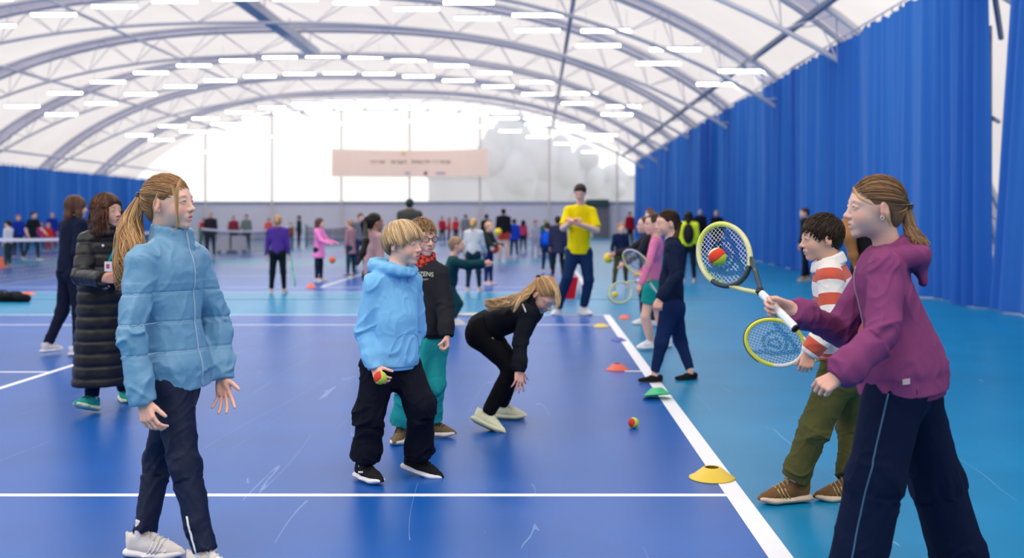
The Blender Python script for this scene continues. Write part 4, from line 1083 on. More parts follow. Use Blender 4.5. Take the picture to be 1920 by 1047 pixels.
b = MB(); b.tube(z, .0042, 6); b.build('zip', mat('zip_grey', (.35, .48, .62), .4), jk, True)
b = MB(); b.tube([z[0], z[0] + F.fw * .006 - F.up * .03], .003, 6); b.build('zip_pull', M_steel, jk, True)
for zz in (.20, .315, .43):                               # quilting stitch lines
    rg_ = []
    for a in np.linspace(-100, 40, 40):
        ar = math.radians(a); dr = F.fw * math.cos(ar) + F.lat * math.sin(ar); q = snap(jk, [Jn - F.up * zz + dr * .5], -dr, .0); rg_ += q
    b = MB(); b.tube(rg_, .0016, 4); b.build('stitch_line', mat('stitch_blue', (.45, .62, .78), .6), jk, True)
F.legs(None, h=.006, th=(.082, .055, .046), pel=.116, amp=.006, freq=26, seed=5, m=mat('navy_tracksuit', (.0035, .009, .036), .6, bump=(40, .2), spec=.25), cutz=-.005)
tr = F.leg_o; d_ = nrm(J['aR'] - J['kR'])
st = snap(tr, [mid(J['kR'], J['aR'], .55 + .5 * i / 12) + np.array([-.018, -.3, 0]) for i in range(13)], (0, 1, 0), .001)
b = MB(); b.tube(st, .0042, 6); b.build('ankle_zip', mat('white_trim', (.8, .8, .8), .6), tr, True)
F.shoes(.0048, both=dict(L=.245, col=(.78, .72, .66), sole=(.86, .83, .80), lace=(.8, .76, .7), accent=(.88, .87, .85), sock=(.8, .76, .74)), R=dict(fwd=(.93, -.36, 0)), L=dict(fwd=(.98, -.15, 0)))
G_HAIR, G_HI = (.36, .19, .085), (.62, .38, .18)
tl = [P(*q) for q in ((252, 398, 4.13), (243, 428, 4.11), (245, 468, 4.06), (238, 503, 4.04), (230, 540, 4.02))]
lk = [([P(322, 345, 3.98), P(330, 375, 3.97), P(331, 400, 3.97), P(334, 425, 3.99), P(322, 436, 4.0)], 22, .0028), ([P(338, 337, 4.0), P(333, 352, 3.98), P(331, 395, 3.97), P(330, 415, 3.985)], 14, .003),
      ([P(296, 360, 3.98), P(288, 385, 3.98), P(290, 415, 4.0)], 6, .003), ([P(236, 415, 4.08), P(221, 440, 4.05), P(216, 500, 4.0), P(226, 530, 4.0)], 10, .005)]
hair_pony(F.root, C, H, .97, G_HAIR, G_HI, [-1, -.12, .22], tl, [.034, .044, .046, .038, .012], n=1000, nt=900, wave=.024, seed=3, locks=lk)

# ---- boy in the light blue hoodie
J = PJ(neck=(745, 502, 5.42), pelvis=(737, 672, 5.40), waist=(738, 605, 5.40), sR=(703, 534, 5.34), sL=(770, 530, 5.55), eR=(685, 625, 5.33), wR=(703, 690, 5.27), eL=(783, 620, 5.62), wL=(760, 660, 5.55),
       hR=(712, 690, 5.36), hL=(757, 690, 5.46), kR=(695, 780, 5.33), aR=(684, 868, 5.36), kL=(790, 762, 5.36), aL=(785, 857, 5.47))
H = yawp(-28, -3); C = P(757, 459, 5.42)
F = Figure('fair-haired boy in a light blue hoodie and black joggers, holding a ball by his thigh', J, C, H, .97)
F.body(.0042, True, dict(R=dict(d=(P(712, 712, 5.20) - J['wR']), n=(.55, -.1, -.45), th=1, curl=(.75, .85, .9, .9), thumb=(.65, .75), L=.14), L=dict(d=(-.2, .2, -1), n=(0, 1, 0), th=1, curl=(.5, .5, .5, .5), L=.14)), blush=.35, brow=(.40, .27, .17), iris=(.1, .15, .2))
hd = hood_ring(F, .028, .03, .125, .098, big=1.12, low=.022)
HB = (.215, .53, .84)
F.top(HB, h=.0048, ch=.122, wa=.126, hp=.134, hem=.035, arm=(.058, .054, .044), fl=.76, amp=.0105, freq=18, name='hoodie', hood=hd, collar=ring(F.J['neck'], F.fw, F.up, F.lat, [.078, .072], [-.012, .006], [.014] * 2, tilt=.018, off=.004), seed=8, cuff=(.20, .50, .80))
ho = F.topo; b = MB()
pk = snap(ho, [F.J['pelvis'] + F.lat * x + F.up * z + F.fw * .4 for x, z in ((-.10, .02), (-.098, .06), (-.075, .115), (-.04, .135), (0, .137), (.04, .135), (.075, .115), (.098, .06), (.10, .02))], -F.fw, .0008)
b.tube(pk, .0022, 5); b.build('pocket_seam', cloth((.16, .42, .72), name='seam'), ho, True)
for sg in (-1, 1):
    b = MB(); q = snap(ho, [F.J['neck'] + F.lat * (sg * .022 + sg * .004 * i) - F.up * (.045 + .016 * i) + F.fw * .4 for i in range(3)], -F.fw, .003); b.tube(q, .003, 6); b.build('drawstring', cloth((.25, .58, .86), name='cord'), ho, True)
F.legs((.006, .007, .016), h=.0055, th=(.090, .076, .066), pel=.120, amp=.011, freq=14, seed=2, gather=1.12, name='joggers', cutz=-.02)
F.shoes(.0048, both=dict(L=.235, col=(.012, .012, .014), sole=(.86, .86, .88), lace=(.02, .02, .02), sock=(.55, .55, .55)), R=dict(fwd=(.66, -.75, 0)), L=dict(fwd=(.92, -.30, -.22), up=(.2, 0, .98)))
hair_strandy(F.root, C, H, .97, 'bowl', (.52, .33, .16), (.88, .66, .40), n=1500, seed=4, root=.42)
# the emblem on the near shoe: two crossing arcs
sh_ = [c for c in F.root.children if c.name.startswith('shoe')][0]; b = MB(); bs_ = P(676, 886, 5.255)
for sg in (-1, 1): b.tube([bs_ + np.array([math.cos(t) * .011, -.000, sg * (.007 - math.sin(t) * .010)]) for t in np.linspace(.2, PI - .2, 9)], .0022, 5)
b.build('shoe_emblem', M_white, sh_, True)

# ---- boy with glasses and a red snood
J = PJ(neck=(797, 488, 6.40), pelvis=(806, 628, 6.38), waist=(806, 575, 6.38), sR=(768, 512, 6.42), sL=(824, 515, 6.32), eR=(770, 570, 6.5), wR=(775, 622, 6.45), eL=(834, 575, 6.28), wL=(838, 628, 6.20),
       hR=(792, 645, 6.36), hL=(814, 645, 6.40), kR=(764, 725, 6.26), aR=(752, 800, 6.33), kL=(812, 720, 6.36), aL=(808, 790, 6.45))
H = yawp(-52, -6); C = P(792, 447, 6.36)
F = Figure('boy with glasses and a red checked snood in a dark sweatshirt and teal joggers', J, C, H, 1.0)
F.body(.005, True, dict(L=dict(d=(.06, -.25, -1), n=(-1, -.2, 0), th=-1, curl=(1.1, 1.2, 1.25, 1.3), thumb=(.5, .8), L=.14), R=dict(d=(0, 0, -1), n=(1, 0, 0), th=1, curl=(.6, .6, .6, .6), L=.14)), blush=.45, brow=(.3, .18, .1), iris=(.1, .12, .1))
F.top((.022, .022, .027), h=.0075, ch=.125, wa=.128, hp=.135, hem=.0, arm=(.057, .052, .042), amp=.007, name='sweatshirt', seed=4, cuff=(.020, .020, .025))
sw = F.topo
F.legs((.02, .35, .33), h=.0075, th=(.085, .070, .060), pel=.115, amp=.008, freq=16, seed=7, gather=1.1, name='joggers', cutz=-.02)
F.shoes(.006, both=dict(L=.24, col=(.16, .12, .06), sole=(.82, .74, .66), lace=(.05, .04, .03)), R=dict(fwd=(-.15, -1, 0)), L=dict(fwd=(.95, -.25, 0)))
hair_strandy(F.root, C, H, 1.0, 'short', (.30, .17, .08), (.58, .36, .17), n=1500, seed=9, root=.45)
S = SDF(); n_ = F.J['neck']
for a in np.linspace(0, 2 * PI, 15)[:-1]:
    q = lambda z, r: n_ + F.fw * (math.cos(a) * r + .018) + F.lat * math.sin(a) * r * 1.05 + F.up * z
    S.cone(q(-.035, .066), q(.030, .058), .018, .016, .02)
V, Q = S.polygonise(.006); N = vnormals(V, Q); V = V + N * (.004 * vnoise(V * 35))[:, None]
M_sn = mat('red_check_fleece', (.6, .05, .03), .9); nt = M_sn.node_tree; ck = nt.nodes.new('ShaderNodeTexChecker'); tc = nt.nodes.new('ShaderNodeTexCoord'); ck.inputs['Scale'].default_value = 42; ck.inputs['Color1'].default_value = (.75, .06, .03, 1); ck.inputs['Color2'].default_value = (.12, .01, .012, 1)
mp = nt.nodes.new('ShaderNodeMapping'); mp.inputs['Rotation'].default_value = (.5, .4, .7); nt.links.new(tc.outputs['Object'], mp.inputs[0]); nt.links.new(mp.outputs[0], ck.inputs[0]); nt.links.new(ck.outputs[0], nt.nodes['Principled BSDF'].inputs['Base Color'])
obj('snood', to_mesh('snood', V, Q), M_sn, F.root)
g = lambda f, l, u: C + 1.0 * (f * H[0] + l * H[1] + u * H[2])
gl = bpy.data.objects.new('glasses', None); COL.objects.link(gl); gl.parent = F.root
for sd in (-1, 1):
    b = MB(); b.tube([g(.098 - .012 * abs(math.cos(t)) * (1 if math.cos(t) * 1 > 0 else .2), sd * (.034 + .0235 * math.cos(t)), .004 + .0165 * math.sin(t)) for t in np.linspace(0, 2 * PI, 25)[:-1]], .0024, 6, closed=True); b.build('glasses_rim', M_black, F.root, True)
    b = MB(); b.tube([g(.086, sd * .058, .012), g(.04, sd * .074, .012), g(-.005, sd * .080, .008)], .0022, 6); b.build('glasses_arm', M_black, F.root, True)
b = MB(); b.tube([g(.100, -.011, .008), g(.104, 0, .011), g(.100, .011, .008)], .0022, 6); b.build('glasses_bridge', M_black, F.root, True)
bpy.data.objects.remove(gl)
c0 = snap(sw, [F.J['neck'] - F.up * .085 + F.fw * .4 + F.lat * .035], -F.fw, .004)[0]
Rm = Matrix((tuple(-F.lat * -1), tuple(F.up), tuple(F.fw))).transposed()
def chest_text(body, size, c, parent, m, sx=1, fig=None):
    me_o = text('chest_lettering', body, size, (0, 0, 0), m, None, rot=(0, 0, 0), ext=.0006, sx=sx); me = me_o.data
    X = np.zeros(len(me.vertices) * 3); me.vertices.foreach_get('co', X); X = X.reshape(-1, 3); fg = fig
    bv = BVHTree.FromPolygons([v.co for v in parent.data.vertices], [p.vertices for p in parent.data.polygons]); out = []
    for x, y, z_ in X:
        yy_ = y + .05 * 0 - (x * x) * 1.6 if size > .02 else y
        p = c + fg.lat * x + fg.up * yy_ + fg.fw * .2; hit = bv.ray_cast(Vector(p), Vector(-fg.fw)); q = np.array(hit[0]) if hit[0] is not None else p - fg.fw * .2
        out.append(q + fg.fw * (.0012 + z_))
    me.vertices.foreach_set('co', np.array(out, f32).ravel()); me.update(); me_o.parent = parent; return me_o
M_cream = cloth((.62, .64, .50), name='print')
chest_text('CITIZENS', .038, c0, sw, M_cream, 1.0, F); chest_text('OF HUMANITY', .013, c0 - F.up * .034, sw, M_cream, 1.1, F)

# ---- girl bending down in black
J = PJ(neck=(1000, 573, 6.72), pelvis=(908, 616, 6.85), waist=(937, 604, 6.82), sR=(990, 588, 6.62), sL=(1002, 584, 6.90), eR=(975, 640, 6.58), wR=(973, 694, 6.52), eL=(976, 640, 6.95), wL=(972, 688, 6.82),
       hR=(903, 628, 6.74), hL=(912, 626, 6.93), kR=(962, 690, 6.64), aR=(915, 774, 6.66), kL=(962, 690, 6.92), aL=(942, 759, 7.02))
H = yawp(-38, -48, 0); C = P(1019, 554, 6.70)
F = Figure('long-haired fair girl bending forward in a black hoodie, reaching to the floor', J, C, H, .95)
F.body(.005, True, dict(R=dict(d=(.0, -.25, -1), n=(-.5, .8, 0), th=-1, curl=(.2, .25, .3, .35), spread=.22, thumb=(.8, .3), L=.14), L=dict(d=(.3, .1, -1), n=(0, 1, 0), th=1, curl=(.2, .25, .3, .3), spread=.15, L=.14)), blush=.5, brow=(.45, .3, .2))
F.top((.010, .012, .017), h=.0075, ch=.122, wa=.118, hp=.128, hem=.05, arm=(.055, .048, .040), amp=.008, name='hoodie', seed=12, hood=hood_ring(F, .024, .01, .04, .070, big=.9), cuff=(.010, .012, .017))
b = MB(); hd_ = F.topo; q = snap_px(hd_, [(980 + i * 2, 571 + i * 5) for i in range(4)])
if len(q) > 1: b.tube(q, .005, 6); b.build('back_print', M_white, hd_, True)
F.legs((.005, .005, .007), h=.0075, th=(.094, .060, .044), pel=.125, amp=.004, seed=7, name='leggings', cutz=0)
F.shoes(.006, both=dict(L=.245, col=(.74, .74, .52), sole=(.72, .74, .50), lace=(.8, .8, .6), bottom=(.16, .22, .14)), R=dict(fwd=(.86, -.42, -.30), up=(.22, .35, .85)), L=dict(fwd=(.98, -.2, 0)))
hc = cap_pt(nrm([-1, -.1, .35]), C, H, .95, 1.05)
tl = [P(985, 553, 6.62), P(962, 562, 6.58), P(938, 570, 6.60), P(912, 573, 6.64)]
lk = [([P(1032, 530, 6.56), P(1044, 548, 6.50), P(1045, 572, 6.50), P(1038, 584, 6.5)], 40, .006), ([P(975, 560, 6.5), P(968, 575, 6.46), P(962, 588, 6.46)], 30, .008), ([P(1040, 535, 6.6), P(1048, 560, 6.56), P(1046, 582, 6.56)], 30, .006)]
hair_pony(F.root, C, H, .95, (.55, .33, .15), (.85, .60, .32), [-1, -.1, .35], tl, [.036, .048, .046, .016], n=600, nt=900, wave=.030, seed=6, locks=lk, h=.006)

# ---- rugby-shirt boy
J = PJ(neck=(1556, 490, 4.95), pelvis=(1580, 672, 4.97), waist=(1576, 610, 4.97), sR=(1562, 515, 5.10), sL=(1556, 522, 4.84), eR=(1560, 590, 5.18), wR=(1545, 640, 5.12), eL=(1560, 605, 4.78), wL=(1519, 660, 4.80),
       hR=(1588, 700, 5.05), hL=(1572, 700, 4.92), kR=(1600, 800, 5.12), aR=(1592, 900, 5.0), kL=(1528, 805, 4.92), aL=(1487, 903, 4.95))
H = yawp(182, -6); C = P(1540, 448, 4.95)
F = Figure('dark-haired boy in a red and white striped rugby shirt and olive trousers, facing left', J, C, H, .95, (.70, .42, .30))
F.body(.0042, True, dict(L=dict(d=(-.30, -.15, -1), n=(.2, .9, -.1), th=1, curl=(1.1, 1.2, 1.25, 1.3), thumb=(.45, .7), L=.14), R=dict(d=(-.3, 0, -1), n=(0, -1, 0), th=1, curl=(1, 1, 1, 1), L=.14)), blush=.35, brow=(.07, .04, .03), iris=(.05, .03, .02))
M_rug = mat('striped_jersey', (.8, .8, .8), .85, bump=(420, .12), sheen=.15); nt = M_rug.node_tree; at = nt.nodes.new('ShaderNodeAttribute'); at.attribute_name = 'stripe'
cr = nt.nodes.new('ShaderNodeValToRGB'); cr.color_ramp.interpolation = 'CONSTANT'; md = nt.nodes.new('ShaderNodeMath'); md.operation = 'FRACT'
nt.links.new(at.outputs['Fac'], md.inputs[0]); nt.links.new(md.outputs[0], cr.inputs[0]); cr.color_ramp.elements[0].color = (.78, .73, .68, 1); cr.color_ramp.elements[1].position = .52; cr.color_ramp.elements[1].color = (.56, .075, .035, 1)
nt.links.new(cr.outputs[0], nt.nodes['Principled BSDF'].inputs['Base Color'])
def rug(f, V):
    J = f.J; D = np.stack([seg_param(V, J['s' + a], J['e' + a])[2] / .062 for a in 'RL'] + [seg_param(V, J['e' + a], J['w' + a])[2] / .054 for a in 'RL'] + [seg_param(V, mid(J['sR'], J['sL']) - f.up * .045, J['pelvis'])[2] / .115], 1); w = D.argmin(1)
    t = (V - J['neck']) @ -f.up; out = (t + .048) / .132
    for i, a in enumerate('RL'):
        L1 = np.linalg.norm(J['e' + a] - J['s' + a]); m = w == i; tt = (V[m] - J['s' + a]) @ nrm(J['e' + a] - J['s' + a]); out[m] = (tt + .10) / .118
        m = w == i + 2; tt = (V[m] - J['e' + a]) @ nrm(J['w' + a] - J['e' + a]) + L1; out[m] = (tt + .10) / .118
    hem_ = t > .435; out[hem_] = .7
    return dict(stripe=out + 4)
Jn = J['neck']; cl = ring(Jn, F.fw, F.up, F.lat, [.076, .071, .066], [-.02, -.004, .012], [.010] * 3, tilt=.018, off=.008)
F.top(None, h=.0048, ch=.124, wa=.130, hp=.135, hem=-.005, arm=(.060, .055, .042), fl=.78, amp=.006, freq=18, name='rugby_shirt', m=M_rug, attr=rug, collar=None, seed=6)
S = SDF()
for q in cl: S.cone(*q)
V, Q = S.polygonise(.0055); obj('collar', to_mesh('collar', V, Q), cloth((.78, .75, .70), name='collar_cloth'), F.topo)
F.legs((.085, .085, .028), h=.006, th=(.090, .070, .058), pel=.122, amp=.008, freq=20, seed=11, gather=1.03, cutz=-.012)
F.shoes(.005, both=dict(L=.26, col=(.16, .085, .035), sole=(.66, .52, .38), lace=(.42, .32, .18), accent=(.50, .38, .20)), R=dict(fwd=(-1, -.1, 0)), L=dict(fwd=(-.98, -.18, 0)))
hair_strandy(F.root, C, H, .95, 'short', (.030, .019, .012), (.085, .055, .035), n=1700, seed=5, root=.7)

# ---- girl in the purple hoodie, right
J = PJ(neck=(1668, 478, 3.72), pelvis=(1690, 690, 3.72), waist=(1684, 622, 3.72), sR=(1640, 505, 3.88), sL=(1662, 505, 3.58), eR=(1576, 622, 3.90), wR=(1466, 582, 3.74), eL=(1655, 632, 3.48), wL=(1574, 706, 3.46),
       hR=(1702, 730, 3.80), hL=(1678, 730, 3.65), kR=(1755, 900, 3.84), aR=(1800, 1049, 3.84), kL=(1642, 900, 3.60), aL=(1600, 1088, 3.58))
H = yawp(180, 0); C = P(1640, 393, 3.70)
F = Figure('girl in a purple hoodie and wide navy trousers, balancing a ball on a racket', J, C, H, .97, (.74, .46, .36))
RD = nrm(P(1398, 538, 3.72) - P(1440, 584, 3.77))          # racket shaft direction
RA = nrm([-.42, .73, .54]); RC = P(1357, 478, 3.98); GP = RC - RA * .352; gn = nrm([-.30, -.86, -.25]); gd = nrm([-.90, .16, .22]); gd = nrm(gd - gn * (gd @ gn))
F.J['wR'] = GP - gn * .034 - gd * .060; J['wR'] = F.J['wR']
F.body(.0040, True, dict(R=dict(d=gd, n=gn, th=1, curl=(1.0, 1.08, 1.12, 1.15), spread=.05, thumb=(.35, .55), L=.155),
                         L=dict(d=(-.85, -.1, -.45), n=(.2, .75, -.6), th=1, curl=(1.35, 1.4, 1.4, 1.4), thumb=(.3, .8), L=.135)), blush=.5, brow=(.42, .28, .2), openm=.007, iris=(.15, .2, .25))
PU = (.22, .050, .15)
F.top(PU, h=.0045, ch=.126, wa=.134, hp=.188, hem=.080, arm=(.060, .055, .044), fl=.74, amp=.011, freq=18, name='hoodie', collar=ring(F.J['neck'], F.fw, F.up, F.lat, [.074, .068, .062], [-.01, .010, .028], [.014] * 3, tilt=.022, off=.004), hood=hood_ring(F, .028, .022, .085, .088, big=1.0, low=.040), seed=21, cuff=(.20, .044, .135))
po = F.topo
q = snap_px(po, [(1692 + i * 7, 717 - i * 1) for i in range(3)], .001)
if len(q) > 2:
    b = MB(); q = [np.array(x) for x in q]; b.add([x + np.array([0, -.002, -.010]) for x in q] + [x + np.array([0, -.002, .010]) for x in q] + [x + np.array([0, .001, -.010]) for x in q] + [x + np.array([0, .001, .010]) for x in q], [(0, 1, 4, 3), (1, 2, 5, 4), (6, 9, 10, 7), (7, 10, 11, 8), (0, 3, 9, 6), (2, 8, 11, 5)])
    b.build('cloth_tag', cloth((.6, .45, .45), name='tag_cloth'), po)
z = snap(po, [F.J['neck'] + F.fw * .19 - F.up * (.03 + .42 * i / 30) for i in range(31)], -F.fw, .001)
b = MB(); b.tube(z, .004, 6); b.build('zip', mat('zip_purple', (.35, .2, .3), .4), po, True)
F.legs(None, h=.0065, th=(.108, .094, .098), pel=.128, amp=.0055, freq=12, seed=13, m=mat('navy_wide_trousers', (.003, .008, .032), .85, bump=(300, .1), spec=.12), cutz=.03)
tr = F.leg_o
st = snap(tr, [mid(J['hL'], J['kL'], i / 14) + np.array([-.055, -.4, 0]) for i in range(15)] + [mid(J['kL'], J['aL'], i / 14) + np.array([-.055, -.4, 0]) for i in range(15)], (0, 1, 0), .001)
b = MB(); b.tube(st, .0035, 6); b.build('side_piping', mat('piping_blue', (.03, .10, .20), .5), tr, True)
F.shoes(.006, both=dict(L=.24, col=(.05, .05, .06), sole=(.7, .7, .7)), R=dict(fwd=(-.9, -.3, 0)), L=dict(fwd=(-.95, -.3, 0)))
tl = [P(1704, 424, 3.70), P(1714, 440, 3.69), P(1724, 456, 3.68), P(1729, 474, 3.67)]
lk = [([P(1657, 398, 3.55), P(1664, 412, 3.55), P(1674, 432, 3.56)], 10, .003), ([P(1600, 352, 3.62), P(1610, 372, 3.57), P(1640, 386, 3.55)], 16, .0022)]
hair_pony(F.root, C, H, .97, (.26, .135, .07), (.58, .36, .18), [-1, .10, -.12], tl, [.022, .028, .030, .012], n=1100, nt=420, wave=.010, seed=8, locks=lk)
b = MB(); ear = C + .97 * (.0 * H[0] + .083 * H[1] - .031 * H[2]); b.tube([ear + .006 * (H[0] * math.cos(t) + H[2] * math.sin(t)) for t in np.linspace(0, 2 * PI, 13)[:-1]], .0012, 5, closed=True); b.build('earring', M_steel, F.root, True)
# ------------------------------------------------------------------ rackets, balls, cones, nets
M_str = mat('white_string', (.82, .84, .86), .4); M_logo = mat('blue_string_print', (.03, .12, .30), .5)
def in_logo(x, y):
    r = math.hypot(x, y)
    if .050 < r < .064: return True
    if abs(x + .016) < .007 and abs(y) < .032: return True
    if .022 < math.hypot((x + .012) / 1.1, y) < .034 and x > -.016: return True
    for (a, b, w_) in (((-.075, .085), (-.052, -.02), .010), ((-.052, -.02), (-.005, -.125), .010), ((-.005, -.125), (.050, -.055), .010), ((.050, -.055), (.088, .03), .009)):
        ax, ay = a; bx, by = b; t = max(0, min(1, ((x - ax) * (bx - ax) + (y - ay) * (by - ay)) / ((bx - ax) ** 2 + (by - ay) ** 2)))
        if math.hypot(x - ax - t * (bx - ax), y - ay - t * (by - ay)) < w_: return True
    return False
def racket(label, C, a, v, frame_cols, W=.122, Hh=.160, Lt=.63, logo=True, grip=(.85, .85, .82), flip=1, fine=True, group=None, print_=None):
    """C hoop centre, a towards the tip, v sideways in the string plane"""
    a = nrm(a); v = nrm(np.array(v) - a * (np.array(v) @ a)); n = np.cross(v, a); C = np.array(C)
    root = thing('tennis_racket', label, 'racket', tuple(C), group); bpy.context.view_layer.update()
    K = 64 if fine else 32; g = lambda x, y, z=0: C + v * x + a * y + n * z
    pts = [g(W * math.cos(t), Hh * math.sin(t)) for t in np.linspace(0, 2 * PI, K + 1)[:-1]]
    cols = [mat_i(c) if False else mat('racket_paint', c, .25) for c in frame_cols]
    b = MB(); vs0 = len(b.v); b.tube(pts, .0105, 10, closed=True, flat=(n, 1.05))
    # alternate paint: top, lower left and lower right thirds
    for fi in range(len(b.f)):
        t = (fi // 10) / K; b.mi[fi] = 0 if .06 < t < .30 else (1 if t < .52 else (2 if .52 <= t < .80 else 1)); b.mi[fi] = min(b.mi[fi], len(cols) - 1)
    fr = b.build('racket_frame', cols, root, True)
    b = MB(); b.tube([g((W + .004) * math.cos(t), (Hh + .004) * math.sin(t)) for t in np.linspace(.3, PI - .3, 30)], .0095, 8, flat=(n, .5)); b.build('bumper_guard', mat('racket_guard', (.03, .03, .035) if len(frame_cols) > 2 else frame_cols[-1], .5), fr, True)
    for sg in (-1, 1):
        b = MB(); b.tube([g(sg * W * .62, -Hh * .80), g(sg * W * .36, -Hh - .035), g(sg * .012, -Hh - .085), g(sg * .008, -Hh - .10)], [.0095, .009, .009, .009], 8, flat=(n, 1.1)); b.build('throat_arm', cols[-1 if sg > 0 else 1 % len(cols)], root, True)
    b = MB(); b.tube([g(0, -Hh - .088), g(0, -Hh - .105)], .0145, 10); b.build('shaft_collar', M_black, root, True)
    b = MB(); gl = Lt - 2 * Hh - .105
    b.tube([g(0, -Hh - .103), g(0, -Hh - .11), g(0, -Hh - .103 - gl * .96), g(0, -Hh - .103 - gl)], [.0135, .0145, .0155, .0185], 8, flat=(n, .9)); gp = b.build('grip', mat('grip_tape', grip, .8, bump=(90, .3)), root, False)
    b = MB(); b.tube([g(0, -Hh - .103 - gl), g(0, -Hh - .103 - gl - .006)], [.0185, .0165], 8, flat=(n, .9)); b.build('butt_cap', M_black, gp)
    for nm, vert in (('main_strings', True), ('cross_strings', False)):
        b = MB(); N_ = 16 if vert else 19
        for i in range(N_):
            q = -1 + 2 * (i + .5) / N_; ext = math.sqrt(max(0, 1 - (q * .97) ** 2)); x = W * q * .97 if vert else None; y = None if vert else Hh * q * .97
            M = 26 if fine and logo else 2; e_ = (Hh if vert else W) * ext
            for j in range(M):
                s0, s1 = -e_ + 2 * e_ * j / M, -e_ + 2 * e_ * (j + 1) / M; sm = (s0 + s1) / 2; z = .0006 if vert else -.0006
                p0, p1 = ((x, s0), (x, s1)) if vert else ((s0, y), (s1, y)); lx, ly = ((p0[0] + p1[0]) / 2, (p0[1] + p1[1]) / 2)
                b.m = 1 if logo and in_logo(lx * flip, ly) else 0; b.tube([g(*p0, z), g(*p1, z)], .00085 if b.m == 0 else .0013, 4, cap=False)
        b.m = 0; o = b.build(nm, [M_str, M_logo], root); o['kind'] = 'stuff'
    return root, n, g

M_fz = {k: mat(k + '_felt', c, .95, bump=(500, .5)) for k, c in dict(red=(.78, .06, .02), lime=(.62, .80, .06), orange=(.85, .16, .04), yellow=(.95, .72, .05), cream=(.85, .82, .5), white=(.8, .8, .8)).items()}
def ball(label, c, r=.034, m1='red', m2='lime', ax=(.3, -.5, .8), group='balls', fine=True, band=False):
    ax = nrm(ax); root = thing('tennis_ball', label, 'ball', tuple(c), group); bpy.context.view_layer.update()
    t1 = nrm(np.cross(ax, (0, .3, 1))); t2 = np.cross(ax, t1); b = MB(); n, m = ((110, 72) if band else (40, 28)) if fine else (16, 10)
    for i in range(m + 1):
        th = PI * i / m
        for k in range(n): p = ax * math.cos(th) + (t1 * math.cos(2 * PI * k / n) + t2 * math.sin(2 * PI * k / n)) * math.sin(th); b.v.append(tuple(np.array(c) + p * r))
    for i in range(m):
        for k in range(n):
            th = PI * (i + .5) / m; ph = 2 * PI * (k + .5) / n
            b.f.append((i * n + k, (i + 1) * n + k, (i + 1) * n + (k + 1) % n, i * n + (k + 1) % n)); b.mi.append((1 if math.cos(th) > .48 + .1 * math.cos(2 * ph) else (2 if math.cos(th) < -.55 else 0)) if band else (1 if math.cos(th) > .12 + .42 * math.cos(2 * ph) else 0))
    b.build('felt', [M_fz[m1], M_fz[m2], M_fz['cream']], root, True)
    b = MB(); seam = []
    for k in range(72):
        ph = 2 * PI * k / 72; ct = .12 + .42 * math.cos(2 * ph); st = math.sqrt(1 - ct * ct); seam.append(np.array(c) + (ax * ct + (t1 * math.cos(ph) + t2 * math.sin(ph)) * st) * r * 1.0)
    if fine and not band: b.tube(seam, .0011, 5, closed=True); b.build('seam', mat('seam_rubber', (.8, .75, .6), .7), root, True)
    return root

def cone(label, px, py, colr, dia=.19, hgt=.055, tip=0, yaw=0):
    d = F_PX * CAM_H / (py - VY); X = (px - VX) / F_PX * d; root = thing('marker_cone', label, 'marker cone', (X, d, 0), 'low marker cones'); bpy.context.view_layer.update()
    R = rotm((math.cos(yaw), math.sin(yaw), 0), tip); c = np.array([X, d, .002 + (dia * .5 * abs(math.sin(tip)) if tip else 0)])
    r = dia / 2; b = MB(); b.lathe([(r, 0), (r, .003), (r * .90, .006), (r * .38, hgt), (r * .30, hgt), (r * .30, hgt - .002), (r * .36, hgt - .003), (r * .86, .003), (r, 0)], 40, c, R); b.build('cone_shell', mat('cone_plastic', colr, .45, trans=.15), root, True)
    return root

def net(label, y0, y1, k):
    X = -10.97; root = thing('tennis_net', label, 'net', (X, (y0 + y1) / 2, 0), 'tennis nets'); bpy.context.view_layer.update()
    top = lambda s: 1.07 - .155 * (1 - (2 * s - 1) ** 2) ** 1
    for yy_ in (y0, y1): b = MB(); b.tube([(X, yy_, 0), (X, yy_, 1.09)], .04, 10); b.build('net_post', mat('green_post', (.01, .13, .07), .5), root, True)
    b = MB(); n = 40
    vs = []
    for i in range(n + 1): s = i / n; y = y0 + (y1 - y0) * s; z = top(s); vs += [(X - .012, y, z - .07), (X - .012, y, z), (X + .012, y, z), (X + .012, y, z - .07)]
    b.add(vs, [(4 * i + a, 4 * i + 4 + a, 4 * i + 4 + (a + 1) % 4, 4 * i + (a + 1) % 4) for i in range(n) for a in range(4)]); b.build('net_band', mat('net_tape', (.85, .85, .85), .7), root)
    b = MB(); st = .09
    m = int((y1 - y0) / st)
    for i in range(m + 1):
        s = i / m; y = y0 + (y1 - y0) * s; b.box((X - .004, y - .004, .03), (X + .004, y + .004, top(s) - .07))
    z = .05
    while z < 1.0:
        for i in range(8):
            s0, s1 = i / 8, (i + 1) / 8; z0_, z1_ = min(z, top(s0) - .06), min(z, top(s1) - .06); b.tube([(X, y0 + (y1 - y0) * s0, z0_), (X, y0 + (y1 - y0) * s1, z1_)], .0045, 3, cap=False)
        z += st
    o = b.build('netting', mat('net_cord', (.02, .03, .05), .8), root)
    b = MB(); b.box((X - .006, (y0 + y1) / 2 - .025, 0), (X + .006, (y0 + y1) / 2 + .025, .93)); b.build('centre_strap', mat('strap_white', (.8, .8, .8), .7), root)

